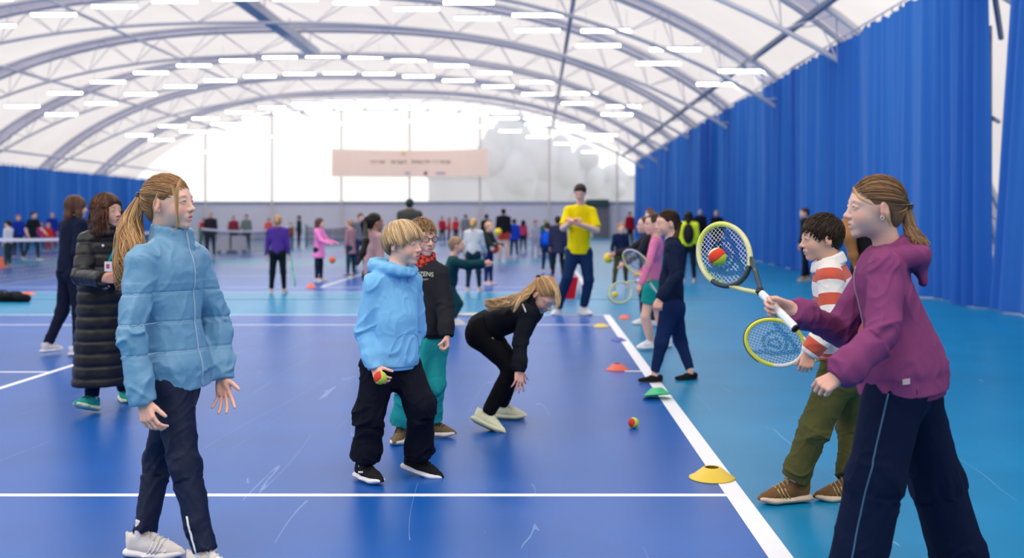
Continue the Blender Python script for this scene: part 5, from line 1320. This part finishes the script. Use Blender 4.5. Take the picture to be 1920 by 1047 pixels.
# the two held rackets
VL = nrm(np.array([.054, -.035, .088]))
r1, n1_, g1 = racket('yellow and black tennis racket held out by the girl in the purple hoodie', RC, RA, VL, [(.70, .72, .12), (.62, .62, .30), (.03, .05, .06)], flip=-1, W=.108, Hh=.143, Lt=.60)
if n1_[1] > 0: n1_ = -n1_
b = MB()
for sg in (1,):
    for i, ch in enumerate('DUNLOP'): pass
me_ = text('frame_lettering', 'DUNLOP', .030, (0, 0, 0), mat('lime_print', (.62, .82, .12), .4), None, rot=(0, 0, 0), ext=.0006, sx=1.15); me = me_.data
X = np.zeros(len(me.vertices) * 3); me.vertices.foreach_get('co', X); X = X.reshape(-1, 3); out = []
for x, y, z_ in X:
    th = PI + .15 + (-x) / .150 * -1.0; rr = 1 - (y) / .135
    out.append(RC + VL * (.101 * rr * .97 * math.cos(th)) + RA * (.134 * rr * math.sin(th)) + n1_ * (.004 + z_))
me.vertices.foreach_set('co', np.array(out, f32).ravel()); me.update(); me_.parent = r1; me_.matrix_parent_inverse = r1.matrix_basis.inverted()
ball('red and lime ball balanced on the strings of the held-out racket', RC + n1_ * .036 + VL * -.012 + RA * -.010, .0345, 'red', 'lime', ax=(.50, -.45, -.74), band=True)
ra2 = nrm([-.90, .05, .30]); rc2 = P(1453, 643, 5.22)
racket('yellow tennis racket with a large blue string emblem, held low by the boy in stripes', rc2, ra2, (.30, -.05, .95), [(.78, .80, .08), (.78, .80, .08), (.75, .78, .78)], flip=1, W=.113, Hh=.148)
ball('red and lime ball in the hand of the boy in the light blue hoodie', P(713, 709, 5.19), .0335, 'red', 'lime', ax=(.9, -.3, -.3))
d = 1950 * 1.35 / (803 - 411); ball('red and lime ball lying alone on the blue court', np.array([(1188 - VX) / F_PX * d, d, .034]), .0345, 'red', 'lime', ax=(.95, -.3, .1))
for a in [('yellow marker cone nearest to the front on the white baseline', 1335, 897, (.92, .66, .06), .24, .055), ('flat red marker cone on the court left of the girl in navy', 1158, 694, (.85, .13, .07), .215, .055),
          ('blue marker cone on the baseline beyond the girl in navy', 1160, 639, (.08, .12, .55), .17, .03), ('yellow marker cone at the corner of the court by the white line', 1127, 613, (.90, .68, .12), .20, .04),
          ('pink-red marker cone on the teal beyond the baseline', 1171, 598, (.90, .18, .12), .17, .055), ('small coral dome cone behind the girl with the purple top', 583, 540, (.95, .20, .10), .20, .08),
          ('pale green marker cone beside the lunging boy', 857, 562, (.60, .80, .30), .22, .03), ('coral cone at the left edge of the picture beyond the net', 2, 503, (.95, .2, .1), .26, .3)]:
    cone(*a)
cone('green marker cone tipped over on the white baseline', 1232, 748, (.02, .55, .22), .22, .055, tip=-.22, yaw=.3)
tp = thing('floor_strip', 'short white strip lying on the court beside the flat red cone', 'floor strip', (.75, 9.2, 0)); b = MB(); b.box((.77, 9.17, .001), (.92, 9.21, .006)); b.build('strip', M_white, tp)
for k, (a, c) in enumerate(courts):
    if k in (2, 3, 4): net(['white-banded tennis net at the left, behind the woman in the black coat', 'white-banded tennis net in the middle distance, with green posts', 'farthest white-banded tennis net, near the end wall'][k - 2], a - .9, c + .9, k)
# dark bag with bits on it, left
def at(px, py, z=0): d = F_PX * (CAM_H - z) / (py - VY); return np.array([(px - VX) / F_PX * d, d, z])
c = at(20, 567); S = SDF(); S.cone(c + [-.55, .1, .07], c + [.25, 0, .06], .085, .07, .05); S.cone(c + [-.2, .1, .09], c + [.1, .1, .12], .07, .05, .05); S.cut(c + [0, 0, .0], (0, 0, -1), 1)
V, Q = S.polygonise(.012); V = V + vnormals(V, Q) * (.012 * vnoise(V * 12))[:, None]; V[:, 2] = np.maximum(V[:, 2], .001)
bg_ = thing('holdall', 'black soft holdall lying on the teal floor at the left edge', 'bag', tuple(c)); bpy.context.view_layer.update(); obj('bag_body', to_mesh('bag', V, Q), cloth((.01, .01, .012), name='bag_cloth'), bg_)
b = MB(); b.tube([c + [-.3, -.04, .12], c + [-.2, -.07, .19], c + [-.05, -.06, .19], c + [.05, -.05, .12]], .012, 6); b.build('strap', cloth((.02, .02, .02), name='strap_cloth'), bg_, True)
cone('yellow marker cone lying behind the black holdall', 20, 553, (.9, .7, .1), .22, .05); cone('orange-red marker cone lying behind the black holdall', 52, 552, (.85, .2, .1), .30, .04)
# red bag and bottle behind the man in yellow
c = at(1069, 560); rb = thing('kit_bag', 'tall red bag standing behind the legs of the man in yellow', 'bag', tuple(c)); bpy.context.view_layer.update()
b = MB(); b.add([c + np.array(p) for p in ((-.14, -.1, 0), (.08, -.1, 0), (.08, .12, 0), (-.14, .12, 0), (-.06, -.08, .36), (.14, -.08, .36), (.14, .08, .36), (-.06, .08, .36))], [(3, 2, 1, 0), (4, 5, 6, 7), (0, 1, 5, 4), (1, 2, 6, 5), (2, 3, 7, 6), (3, 0, 4, 7)]); b.build('bag_body', cloth((.55, .01, .03), name='red_bag'), rb)
b = MB(); b.tube([c + [-.02, 0, .36], c + [.02, 0, .44], c + [.08, 0, .44], c + [.12, 0, .36]], .010, 6); b.build('bag_handle', M_white, rb, True)
c = at(1084, 556); bo = thing('water_bottle', 'white bottle beside the red bag', 'bottle', tuple(c)); bpy.context.view_layer.update(); b = MB(); b.lathe([(0, 0), (.04, 0), (.04, .2), (.02, .24), (.02, .28), (0, .28)], 16, c); b.build('bottle_body', M_white, bo, True)
b = MB(); b.lathe([(.022, .27), (.022, .30), (0, .30)], 12, c); b.build('bottle_cap', M_white, bo, True)
# a racket lying on the court and the one leaning low with a yellow ball
q = at(884, 590, .012); racket('cream racket lying flat on the court beyond the bending girl', q, (1, .1, 0), (0, 1, 0), [(.8, .75, .5), (.8, .75, .5), (.7, .7, .6)], logo=False, fine=False)
q = P(1163, 549, 12.3); racket('yellow-rimmed racket held low above the floor by the farther girl, ball on its strings', q, (-.75, -.45, -.45), (.45, -.2, -.7), [(.75, .78, .25), (.7, .72, .3), (.6, .6, .5)], logo=False, fine=False)
ball('yellow ball on the low racket beyond the white baseline', P(1153, 553, 12.15), .036, 'yellow', 'yellow', fine=False)
q = P(1192, 492, 10.45); racket('white and yellow racket held up by the girl in the pink top', q, (-.55, -.3, .78), (.62, -.5, .2), [(.8, .8, .8), (.85, .8, .3), (.85, .75, .2)], logo=True, fine=True, flip=-1)
ball('yellow ball in the hand of the small child in navy', P(1141, 484, 20.5), .10, 'yellow', 'yellow', fine=False)
ball('yellow ball in the air before the tall figure in black', P(934, 435, 24), .085, 'yellow', 'yellow', fine=False)
ball('large red and white ball held by the child with the black top', P(927, 466, 21.2), .105, 'white', 'red', ax=(.5, -.6, -.9), fine=False)
ball('coral ball in the hand of the girl in the long pink coat', P(623, 488, 22.2), .07, 'orange', 'orange', fine=False)
q = P(551, 520, 18.7); racket('green racket hanging from the hand of the girl with the purple top', q, (.12, 0, -1), (.35, -1, 0), [(.10, .60, .35), (.10, .60, .35), (.10, .6, .35)], logo=False, fine=False, grip=(.2, .5, .4))
# white boards and dark-topped table in the middle distance
for i, (pa, pb, lab) in enumerate(((408, 430, 'left white barrier board below the dark table top'), (434, 461, 'right white barrier board below the dark table top'))):
    d = 41.0; xa, xb_ = P(pa, 0, d)[0], P(pb, 0, d)[0]; o = thing('barrier_board', lab, 'board', ((xa + xb_) / 2, d, 0), 'white barrier boards'); bpy.context.view_layer.update()
    b = MB(); b.box((xa, d, .12), (xb_, d + .04, .68)); b.build('board_panel', M_white, o)
    for x in (xa + .05, xb_ - .05): b = MB(); b.box((x - .02, d - .15, 0), (x + .02, d + .2, .12)); b.build('foot', M_steel_d, o)
d = 42; xa, xb_ = P(433, 0, d)[0], P(463, 0, d)[0]; o = thing('folding_table', 'dark-topped table behind the white boards', 'table', ((xa + xb_) / 2, d, 0)); bpy.context.view_layer.update()
b = MB(); b.box((xa, d, .70), (xb_, d + .6, .76)); b.build('table_top', mat('dark_top', (.02, .05, .05), .5), o)
for x in (xa + .04, xb_ - .04):
    for y in (d + .04, d + .56): b = MB(); b.tube([(x, y, 0), (x, y, .7)], .02, 6); b.build('leg', M_steel_d, o)
# ------------------------------------------------------------------ people in the middle distance
BR = (.10, .055, .03); BLD = (.50, .32, .15); BLK = (.012, .010, .010); DBR = (.055, .03, .02)
# girl in navy, back of the baseline queue
J = PJ(neck=(1259, 450, 8.68), pelvis=(1258, 566, 8.68), waist=(1258, 530, 8.68), sR=(1266, 464, 8.86), sL=(1262, 466, 8.52), eR=(1268, 512, 8.95), wR=(1262, 552, 8.90), eL=(1268, 520, 8.42), wL=(1238, 560, 8.38),
       hR=(1262, 578, 8.78), hL=(1256, 578, 8.62), kR=(1276, 640, 8.85), aR=(1294, 693, 8.74), kL=(1240, 644, 8.58), aL=(1228, 697, 8.60))
H = yawp(192, -4); C = P(1251, 420, 8.68); F = Figure('dark-haired girl in a navy sweatshirt, navy leggings and black pumps, facing left', J, C, H, .97)
F.body(.006, True, dict(L=dict(d=(-.3, -.1, -1), n=(.3, .9, 0), curl=(.9, 1, 1, 1), thumb=(.5, .6)), R=dict(d=(0, 0, -1), n=(0, -1, 0), curl=(.6, .6, .6, .6))), blush=.4, brow=(.1, .06, .04), iris=(.05, .03, .02))
F.top((.008, .016, .045), h=.008, ch=.122, wa=.125, hp=.128, hem=.01, arm=(.058, .052, .042), amp=.008, name='sweatshirt', seed=31, cuff=(.008, .016, .045))
F.legs((.008, .022, .085), h=.008, th=(.086, .056, .038), pel=.118, amp=.003, name='leggings')
F.shoes(.007, both=dict(L=.225, col=(.01, .01, .012), sole=(.02, .02, .02), kind='flat'), R=dict(fwd=(-.9, -.35, 0)), L=dict(fwd=(-1, -.2, 0)))
tl = [P(1262, 452, 8.72), P(1264, 475, 8.76)]
tpt = [cap_pt(nrm([-1, .2, -.3]), C, H, .97, 1.05), C + .97 * (-.05 * H[0] + .05 * H[1] - .11 * H[2]), C + .97 * (-.02 * H[0] + .075 * H[1] - .17 * H[2])]
hair_pony(F.root, C, H, .97, (.075, .04, .025), (.16, .09, .05), [-1, .2, -.3], tpt[1:], [.028, .012], n=400, nt=120, wave=.006, h=.006, seed=12)
# girl in pink top and teal shorts
J = PJ(neck=(1231, 448, 10.72), pelvis=(1222, 528, 10.72), waist=(1224, 500, 10.72), sR=(1236, 458, 10.90), sL=(1226, 460, 10.56), eR=(1222, 490, 10.95), wR=(1206, 510, 10.85), eL=(1216, 498, 10.45), wL=(1202, 532, 10.40),
       hR=(1226, 545, 10.82), hL=(1220, 545, 10.64), kR=(1236, 592, 10.9), aR=(1246, 636, 10.9), kL=(1210, 594, 10.62), aL=(1220, 638, 10.70))
H = yawp(188, -3); C = P(1226, 421, 10.72); F = Figure('girl in a long-sleeved pink top and teal shorts behind the girl in navy', J, C, H, .97)
F.body(.007, False, dict(L=dict(d=(-.4, 0, -1), n=(.5, .8, 0), simple=True), R=dict(d=(-.7, 0, -.3), n=(0, -1, 0), simple=True)), bare_leg=(.062, .046, .032), blush=.4)
F.top((.80, .22, .42), h=.009, ch=.105, wa=.102, hp=.108, hem=-.01, arm=(.046, .040, .032), amp=.005, name='pink_top', seed=41)
F.legs((.01, .33, .29), h=.009, th=(.082, .07, .05), pel=.112, amp=.003, length='short', name='shorts')
F.shoes(.008, both=dict(L=.235, col=(.85, .85, .85), sole=(.85, .85, .85), sock=(.8, .8, .8)), R=dict(fwd=(-.9, -.3, 0)), L=dict(fwd=(-.95, -.3, 0)))
hair_simple(F.root, C, H, .97, 'pony', DBR, .008, [cap_pt(nrm([-1, 0, 0]), C, H, .97), C - H[0] * .13 - H[2] * .08], [.022, .012])
F = simple('child in black with dark tied-back hair behind the girl in the pink top', 1212, 611, 1.38, 178, (.03, .03, .04), (.03, .03, .05), ('pony', (.07, .04, .025)), (.85, .85, .85), armL=(.5, .1, .5), armR=(.9, .1, .4), legR=(.1, .1), legL=(-.1, .1))
F = simple('girl in a dark top, dark ponytail, at the back of the racket queue', 1222, 560, 1.50, 195, (.04, .02, .05), (.02, .02, .04), ('pony', (.12, .055, .03)), (.3, .3, .3))
# woman in long black coat
J = PJ(neck=(196, 428, 7.22), pelvis=(190, 560, 7.25), waist=(190, 510, 7.24), sR=(166, 455, 7.18), sL=(226, 452, 7.32), eR=(153, 518, 7.06), wR=(192, 524, 6.86), eL=(232, 520, 7.35), wL=(222, 525, 7.1),
       hR=(180, 575, 7.22), hL=(204, 575, 7.28), kR=(180, 665, 7.24), aR=(172, 744, 7.22), kL=(210, 660, 7.36), aL=(233, 728, 7.75))
H = yawp(-22, 2); C = P(201, 398, 7.20); F = Figure('woman in a long quilted black coat with brown hair, a blue scarf and a lanyard', J, C, H, 1.0, (.70, .40, .28))
F.body(.006, True, dict(R=dict(d=(.9, -.2, .1), n=(.2, .9, .2), curl=(1.1, 1.15, 1.2, 1.2), thumb=(.4, .6), L=.16), L=dict(d=(-.5, -.5, 0), n=(0, 0, -1), curl=(1, 1, 1, 1), L=.16)), blush=.3, brow=(.08, .05, .03), iris=(.08, .05, .03))
M_coat = mat('black_quilted_nylon', (.009, .009, .011), .42, bump=(30, .25), spec=.4)
def coat_puff(f, V, N):
    z = V[:, 2]; up = np.abs(((z / .085) % 1) - .5) * 2; return V + N * (.010 * (1 - up ** 4) - .004 + .003 * vnoise(V * 22))[:, None]
Jn = J['neck']; cl = ring(Jn, F.fw, F.up, F.lat, [.085, .082, .078], [-.015, .005, .025], [.018] * 3, tilt=.01)
F.top(None, h=.009, ch=.138, wa=.138, hp=.150, hem=.0, arm=(.068, .062, .052), amp=.004, name='quilted_coat', m=M_coat, puff=coat_puff, collar=cl, hemtuck=False, seed=51)
S = SDF(); p0 = J['pelvis'] + np.array([0, 0, .08]); p1 = P(189, 712, 7.25) - np.array([0, 0, .03]); S.cone(p0, p1, .152, .186, .03, (F.hfw, .88)); S.cut(p1, (0, 0, -1), .5); S.cut(p0 + [0, 0, .02], (0, 0, 1), .4)
V, Q = S.polygonise(.010); N = vnormals(V, Q); V = coat_puff(F, V, N); obj('coat_skirt', to_mesh('coat_skirt', V, Q), M_coat, F.topo)
S = SDF(); [S.cone(*q) for q in ring(Jn, F.fw, F.up, F.lat, [.062, .060, .056], [-.01, .008, .026], [.018] * 3, tilt=.012, off=.02)]
M_scf = mat('blue_star_scarf', (.02, .06, .5), .7); nt = M_scf.node_tree; vo = nt.nodes.new('ShaderNodeTexVoronoi'); vo.inputs['Scale'].default_value = 26; tc = nt.nodes.new('ShaderNodeTexCoord'); rp = nt.nodes.new('ShaderNodeValToRGB'); rp.color_ramp.interpolation = 'CONSTANT'; rp.color_ramp.elements[0].color = (.75, .8, .95, 1); rp.color_ramp.elements[1].position = .26; rp.color_ramp.elements[1].color = (.015, .05, .5, 1)
nt.links.new(tc.outputs['Object'], vo.inputs['Vector']); nt.links.new(vo.outputs['Distance'], rp.inputs[0]); nt.links.new(rp.outputs[0], nt.nodes['Principled BSDF'].inputs['Base Color'])
V, Q = S.polygonise(.008); obj('scarf', to_mesh('scarf', V, Q), M_scf, F.root)
F.legs((.010, .016, .045), h=.009, th=(.08, .06, .048), pel=.11, amp=.003)
F.shoes(.007, both=dict(L=.25, col=(.02, .36, .30), sole=(.75, .85, .55), lace=(.01, .01, .01), sock=(.8, .75, .75)), R=dict(fwd=(-.25, -.9, .30), up=(0, .35, .93)), L=dict(fwd=(.5, -.85, 0)))
S = SDF(); hair_cap(S, C, H, 1.0, 'long'); V, Q = S.polygonise(.007); hb = obj('hair', to_mesh('hair', V, Q, np.tile(np.array([.05, .022, .014]), (len(V), 1))), M_hair, F.root)
rnd = random.Random(5); paths, rad, cols = [], [], []
for i in range(900):
    ph = rnd.uniform(-178, 178); pr = math.radians(ph); crown = nrm([.15, 0, 1]); e0 = nrm(crown + np.array([rnd.gauss(0, .12), rnd.gauss(0, .12), 0])); fr = abs(ph) < 42
    en = np.array([math.cos(pr), math.sin(pr), .30 if fr else -.15]); U = slerp_path(e0, en, 10); pts = CAPC + U * (CAPR + .011) * (1 + rnd.uniform(0, .05))
    if not fr:
        L_ = rnd.uniform(.10, .19); k = np.linspace(0, 1, 9)[1:, None]; e = pts[-1]; sd_ = np.sign(e[1]); ext = e + np.array([rnd.uniform(-.02, .03), sd_ * .010, -L_]) * k + np.array([.010, .006 * sd_, 0]) * np.sin(k * 7 + rnd.uniform(0, 2)); pts = np.concatenate([pts, ext])
    paths.append(C + pts @ H); rad.append(rnd.uniform(.0018, .0034)); cols.append(hcol(rnd, (.075, .032, .018), .3, (.26, .11, .05), .22 if not fr else .05))
strands('hair_strands', paths, rad, cols, hb)
b = MB(); q = snap_px(F.topo, [(222, 446), (220, 458), (214, 470), (208, 482), (204, 492)], .006); b.tube(q, .009, 6, flat=((0, 1, 0), .3)); b.build('lanyard', cloth((.01, .36, .42), name='lanyard'), F.root, True)
c = P(203, 500, 6.84); b = MB(); b.box(c + [-.024, -.003, -.032], c + [.024, .003, .032]); bd = b.build('name_badge', mat('badge_white', (.75, .72, .75), .4), F.root); b = MB(); b.box(c + [-.012, -.006, -.012], c + [.010, -.003, .016]); b.build('badge_print', mat('badge_red', (.5, .05, .1), .5), bd)
b = MB(); c = snap_px(F.topo, [(193, 461)], .003)[0]; b.sphere(c, (.010, .005, .010)); b.build('coat_button', M_steel, F.topo, True)
# person behind her in navy
F = simple('brown-haired person in a long navy coat walking behind the woman in black', 134, 665, 1.60, 50, (.008, .013, .035), (.01, .014, .035), ('long', (.10, .045, .025)), (.75, .72, .72), armR=(-.25, .2, .5), armL=(.1, .2, .3), legR=(.05, .1), legL=(-.10, .30), lean=.05, topw=1.15)
# man in yellow
J = PJ(neck=(1088, 388, 14.7), pelvis=(1085, 472, 14.75), waist=(1086, 440, 14.72), sR=(1067, 396, 14.72), sL=(1109, 398, 14.72), eR=(1056, 428, 14.62), wR=(1071, 418, 14.36), eL=(1119, 432, 14.6), wL=(1080, 419, 14.36),
       hR=(1074, 476, 14.75), hL=(1097, 476, 14.75), kR=(1064, 522, 14.65), aR=(1046, 577, 14.72), kL=(1104, 526, 14.65), aL=(1094, 576, 14.7))
H = yawp(-103, -22); C = P(1088, 362, 14.62); F = Figure('tall man in a bright yellow T-shirt and navy tracksuit bottoms, hands clasped', J, C, H, 1.05)
F.body(.008, True, dict(R=dict(d=(.75, -.2, .55), n=(.5, -.2, -.3), curl=(.8, .8, .8, .8), L=.19), L=dict(d=(-.75, -.2, .5), n=(-.5, .2, -.3), curl=(.8, .8, .8, .8), L=.19)), bare_arm=(.052, .044, .032), brow=(.05, .03, .02))
F.top((.92, .74, .005), h=.011, ch=.150, wa=.146, hp=.166, hem=.02, fl=.82, arm=(.072, .072, .05), sleeve='short', amp=.006, freq=12, name='t_shirt', seed=61, hemtuck=False)
F.legs((.008, .030, .095), h=.011, th=(.105, .075, .062), pel=.145, amp=.009, freq=10, seed=62)
F.shoes(.009, both=dict(L=.29, col=(.85, .85, .86), sole=(.85, .85, .85)), R=dict(fwd=(-.5, -.9, 0)), L=dict(fwd=(.55, -.8, 0)))
hair_simple(F.root, C, H, 1.05, 'short', (.025, .016, .012), .009)
# girl with black ponytail beside the hoodie boy
F = simple('girl with long black ponytail and pale pink top, half hidden by the boy in blue', 700, 640, 1.42, 35, (.62, .38, .36), (.05, .05, .07), ('pony', BLK), (.3, .3, .3), skin=SKIN2, armL=(.1, .1, .3), h=.008)
c = F.C; b = MB(); S = SDF(); S.chain([cap_pt(nrm([-1, .25, .1]), F.C, F.H, F.s, 1.05), P(686, 452, 11.2), P(680, 475, 11.15), P(671, 497, 11.1)], [.022, .034, .034, .010], .03); V, Q = S.polygonise(.008); obj('ponytail', to_mesh('ponytail', V, Q, np.tile(np.array([.012, .010, .010]), (len(V), 1))), M_hair, F.root)
b = MB(); b.sphere(cap_pt(nrm([-1, .25, .1]), F.C, F.H, F.s, 1.1), .022); b.build('hair_bobble', cloth((.75, .8, .85), name='bobble'), F.root, True)
# lunging boy in dark green
J = PJ(neck=(850, 484, 13.4), pelvis=(842, 535, 13.45), waist=(842, 518, 13.42), sR=(852, 492, 13.25), sL=(848, 492, 13.6), eR=(877, 496, 13.2), wR=(908, 493, 13.1), eL=(878, 500, 13.6), wL=(905, 497, 13.5),
       hR=(842, 545, 13.35), hL=(842, 545, 13.52), kR=(860, 570, 13.35), aR=(848, 597, 13.3), kL=(832, 572, 13.6), aL=(836, 592, 13.8))
F = Figure('fair boy in a dark green jumper lunging with both arms out', J, P(857, 461, 13.4), yawp(0, 8), .97)
F.body(.010, False, dict(R=dict(d=(1, 0, 0), n=(0, 1, 0), simple=True), L=dict(d=(1, 0, 0), n=(0, -1, 0), simple=True)))
F.top((.006, .055, .065), h=.012, ch=.13, wa=.13, hp=.13, hem=.0, arm=(.06, .052, .042), amp=.008, seed=71, name='jumper'); F.legs((.006, .06, .07), h=.012, th=(.08, .06, .05), pel=.11)
F.shoes(.011, both=dict(L=.24, col=(.8, .82, .75), sole=(.8, .8, .8), lace=None), R=dict(fwd=(1, 0, 0)), L=dict(fwd=(1, 0, 0))); hair_simple(F.root, F.C, F.H, .97, 'short', (.34, .22, .12), .010)

N_ = (.010, .016, .045)
S_ = simple
S_('long-haired fair girl in a pale grey sweatshirt standing behind the lunging boy', 888, 547, 1.36, 80, (.62, .62, .64), (.01, .03, .05), ('pony', (.50, .30, .12)), (.55, .4, .3), armR=(.2, .15, .5))
S_('child in a black top and navy leggings holding the big red and white ball', 916, 535, 1.28, -25, (.02, .03, .03), (.01, .03, .10), ('short', (.55, .33, .20)), (.75, .5, .5), armR=(.5, .0, .9), armL=(.5, .0, .9))
S_('girl with a long tawny ponytail in a purple top and black leggings, back turned', 521, 551, 1.42, 92, (.085, .035, .26), (.006, .010, .016), ('pony', (.38, .22, .10)), (.5, .38, .3), armR=(0, .15, .12), armL=(0, .18, .1))
S_('girl in a knee-length bright pink coat', 598, 529, 1.36, -12, (.92, .27, .58), (.01, .02, .04), ('long', (.09, .045, .03)), (.65, .5, .5), coat=.20, armR=(.55, .1, .7), armL=(.5, .1, .8), topw=1.1)
S_('girl in a dusty pink belted coat', 658, 520, 1.32, 150, (.40, .21, .23), (.008, .05, .08), ('short', (.35, .2, .12)), (.05, .05, .06), coat=.16, armR=(.3, .1, .8), topw=1.0)
S_('dark-haired boy in a grey patterned jumper behind the dusty pink coat', 676, 505, 1.50, -60, (.16, .17, .22), (.03, .04, .08), ('short', DBR), (.3, .3, .3))
S_('man in a dark beanie and khaki jacket with his back turned', 768, 540, 1.80, 88, (.055, .055, .045), (.02, .02, .03), ('short', (.01, .03, .03)), (.1, .1, .1), d=20.8, topw=1.15)
S_('tall figure in a long black coat and red shorts', 944, 489, 1.72, 95, (.015, .015, .022), (.65, .06, .04), ('short', BLK), (.5, .4, .4), legs='short', topw=1.1)
S_('small figure in black beyond the girl in grey', 912, 476, 1.55, 90, (.012, .02, .022), (.01, .01, .02), ('short', BLK), (.1, .1, .1), topw=1.0)
S_('child in a royal blue coat and dark leggings', 964, 484, 1.35, 80, (.01, .06, .50), (.008, .03, .05), ('short', DBR), (.55, .4, .35), coat=.1, topw=1.25)
S_('child in a pink jacket with a dark hood beyond the blue coat', 981, 474, 1.30, 70, (.60, .06, .14), (.02, .02, .04), ('long', BLK), (.3, .3, .3))
S_('child all in pale grey with dark shoes', 1004, 483, 1.30, -80, (.50, .50, .56), (.48, .46, .50), ('short', BR), (.03, .06, .10), armR=(.2, .3, .3))
F = S_('child wearing a bright blue rucksack', 1026, 512, 1.25, 95, (.01, .05, .35), (.008, .04, .10), ('short', DBR), (.6, .6, .6))
S = SDF(); c = F.J['waist'] - F.fw * .17 + F.up * .08; S.ell(c, (.16, .10, .19), None, .05); S.ell(c - F.fw * .06 - F.up * .06, (.12, .06, .09), None, .03); V, Q = S.polygonise(.015); obj('rucksack', to_mesh('rucksack', V, Q), cloth((.005, .11, .72), name='rucksack'), F.root)
S_('child in a long dark navy coat beside the blue rucksack', 1046, 523, 1.42, 88, (.030, .032, .075), (.01, .015, .03), ('short', (.03, .02, .02)), (.4, .05, .08), coat=.18, topw=1.15)
S_('small child with a green hat beyond the blue rucksack', 1022, 478, 1.32, -90, (.03, .2, .1), (.02, .03, .05), ('short', (.05, .40, .10)), (.1, .1, .1))
S_('small child in a navy jumper and olive leggings, ball in hand', 1164, 541, 1.26, -75, (.010, .018, .060), (.075, .07, .03), ('short', (.38, .2, .1)), (.3, .25, .25), armR=(.1, .25, .1), legR=(.05, .05), legL=(-.15, .1), spread=.12)
S_('adult in a red jacket beyond the child in navy', 1181, 466, 1.72, -60, (.50, .012, .03), (.02, .025, .05), ('short', BLK), (.05, .05, .05), topw=1.1)
S_('tall brown-haired woman in dark clothes behind the racket queue', 1219, 508, 1.66, 200, (.02, .03, .05), (.02, .03, .05), ('long', (.16, .06, .03)), (.1, .1, .1))
F = S_('person in a yellow high-visibility vest and black rucksack', 1291, 530, 1.52, 80, (.70, .85, .03), (.012, .014, .025), ('long', BLK), (.7, .45, .4), topw=1.15)
S = SDF(); c = F.J['waist'] - F.fw * .15 + F.up * .10; S.ell(c, (.12, .09, .22), None, .05); V, Q = S.polygonise(.015); obj('rucksack', to_mesh('rucksack', V, Q), cloth((.02, .02, .025), name='black_rucksack'), F.root)
S_('grey-haired man in a dark open jacket with a grey scarf by the blue curtain', 1313, 478, 1.74, -110, (.012, .014, .022), (.012, .014, .022), ('crop', (.55, .50, .45)), (.03, .03, .03), topw=1.0)
S_('bald-looking person in black beside the grey-haired man', 1344, 484, 1.68, -120, (.012, .012, .014), (.012, .012, .014), ('crop', (.35, .22, .18)), (.03, .03, .03), topw=1.0)
S_('person in black with tan shoes seen past the face of the boy in stripes', 1510, 527, 1.62, 185, (.012, .012, .016), (.010, .012, .022), ('short', DBR), (.45, .28, .12), legL=(.12, 0), legR=(-.1, .1))
F = S_('long-haired auburn person in black standing between the boy in stripes and the curtain', 1619, 700, 1.62, 352, (.010, .010, .012), (.012, .012, .02), ('long', (.42, .18, .06)), (.1, .1, .1), h=.011)
b = SDF(); b.chain([P(1588, 418, 9.05), P(1592, 445, 8.95), P(1600, 480, 8.95), P(1604, 505, 8.95)], [.05, .055, .04, .015], .03); V, Q = b.polygonise(.009); obj('hair_length', to_mesh('hair_length', V, Q, np.tile(np.array([.40, .17, .055]), (len(V), 1))), M_hair, F.root)
# far group on the left and centre
far = [('child in a red top beyond the ponytailed girl', 381, 461, 1.40, -60, (.70, .03, .03), (.02, .02, .03), BR), ('person in dark clothes standing by the low white step', 395, 483, 1.62, -90, (.03, .025, .04), (.008, .015, .03), (.45, .3, .2)),
       ('child in a maroon top behind the dark table', 438, 470, 1.50, -80, (.30, .04, .06), (.05, .05, .05), (.35, .18, .1)), ('child in a grey-green top behind the dark table', 462, 472, 1.55, -95, (.20, .25, .22), (.05, .05, .05), (.02, .05, .04)),
       ('child in a coral vest left of the girl in purple', 504, 462, 1.40, -90, (.85, .14, .10), (.02, .02, .04), BLK), ('dark-haired child bending over, right of the girl in purple', 561, 464, 1.52, 170, (.02, .05, .06), (.03, .03, .05), BLK),
       ('child in an orange-red bib in front of the bending child', 545, 463, 1.15, -90, (.85, .12, .05), (.5, .1, .05), (.3, .1, .05)), ('leftmost child of the three in red bibs right of the boy with glasses', 829, 457, 1.48, -70, (.55, .03, .05), (.02, .03, .06), BR),
       ('middle child of the three in red bibs right of the boy with glasses', 842, 457, 1.42, 180, (.80, .08, .04), (.02, .03, .06), (.4, .1, .05)), ('rightmost child of the three in red bibs right of the boy with glasses', 855, 457, 1.45, 120, (.75, .06, .03), (.02, .03, .06), (.3, .06, .03)),
       ('small figure in grey beyond the fair girl in grey', 873, 462, 1.60, 90, (.25, .25, .25), (.2, .2, .2), BR),
       ('person in a white jacket leaning by the net at the left edge', 16, 502, 1.30, 170, (.70, .70, .72), (.008, .03, .03), BLK), ('child in a blue top behind the left net', 34, 484, 1.50, -60, (.01, .04, .35), (.02, .02, .05), (.35, .1, .08)),
       ('child in a blue hoodie farthest along the left net', 98, 470, 1.62, -70, (.01, .04, .35), (.5, .03, .06), (.5, .25, .2)), ('child in a magenta top behind the left net', 77, 472, 1.20, -80, (.45, .05, .22), (.02, .03, .2), (.3, .05, .15)), ('child in a red bib behind the left net', 91, 474, 1.15, -100, (.75, .04, .04), (.6, .05, .05), (.6, .3, .1))]
for lab, px, py, Ht, a, tc_, lc, hc_ in far: S_(lab, px, py, Ht, a, tc_, lc, ('short', hc_), (.4, .35, .35), h=.026, topw=1.1, armR=(.3, .15, .7), legR=(.1, .1))
S_('dark-haired youth in a black vest and pale shoes behind the left net', 60, 490, 1.62, -25, (.012, .02, .022), (.015, .03, .03), ('short', BLK), (.85, .85, .85), sleeve='short', armR=(-.3, .2, .9), armL=(.4, .2, .5), lean=.12, legR=(-.2, .3), legL=(.3, .2))
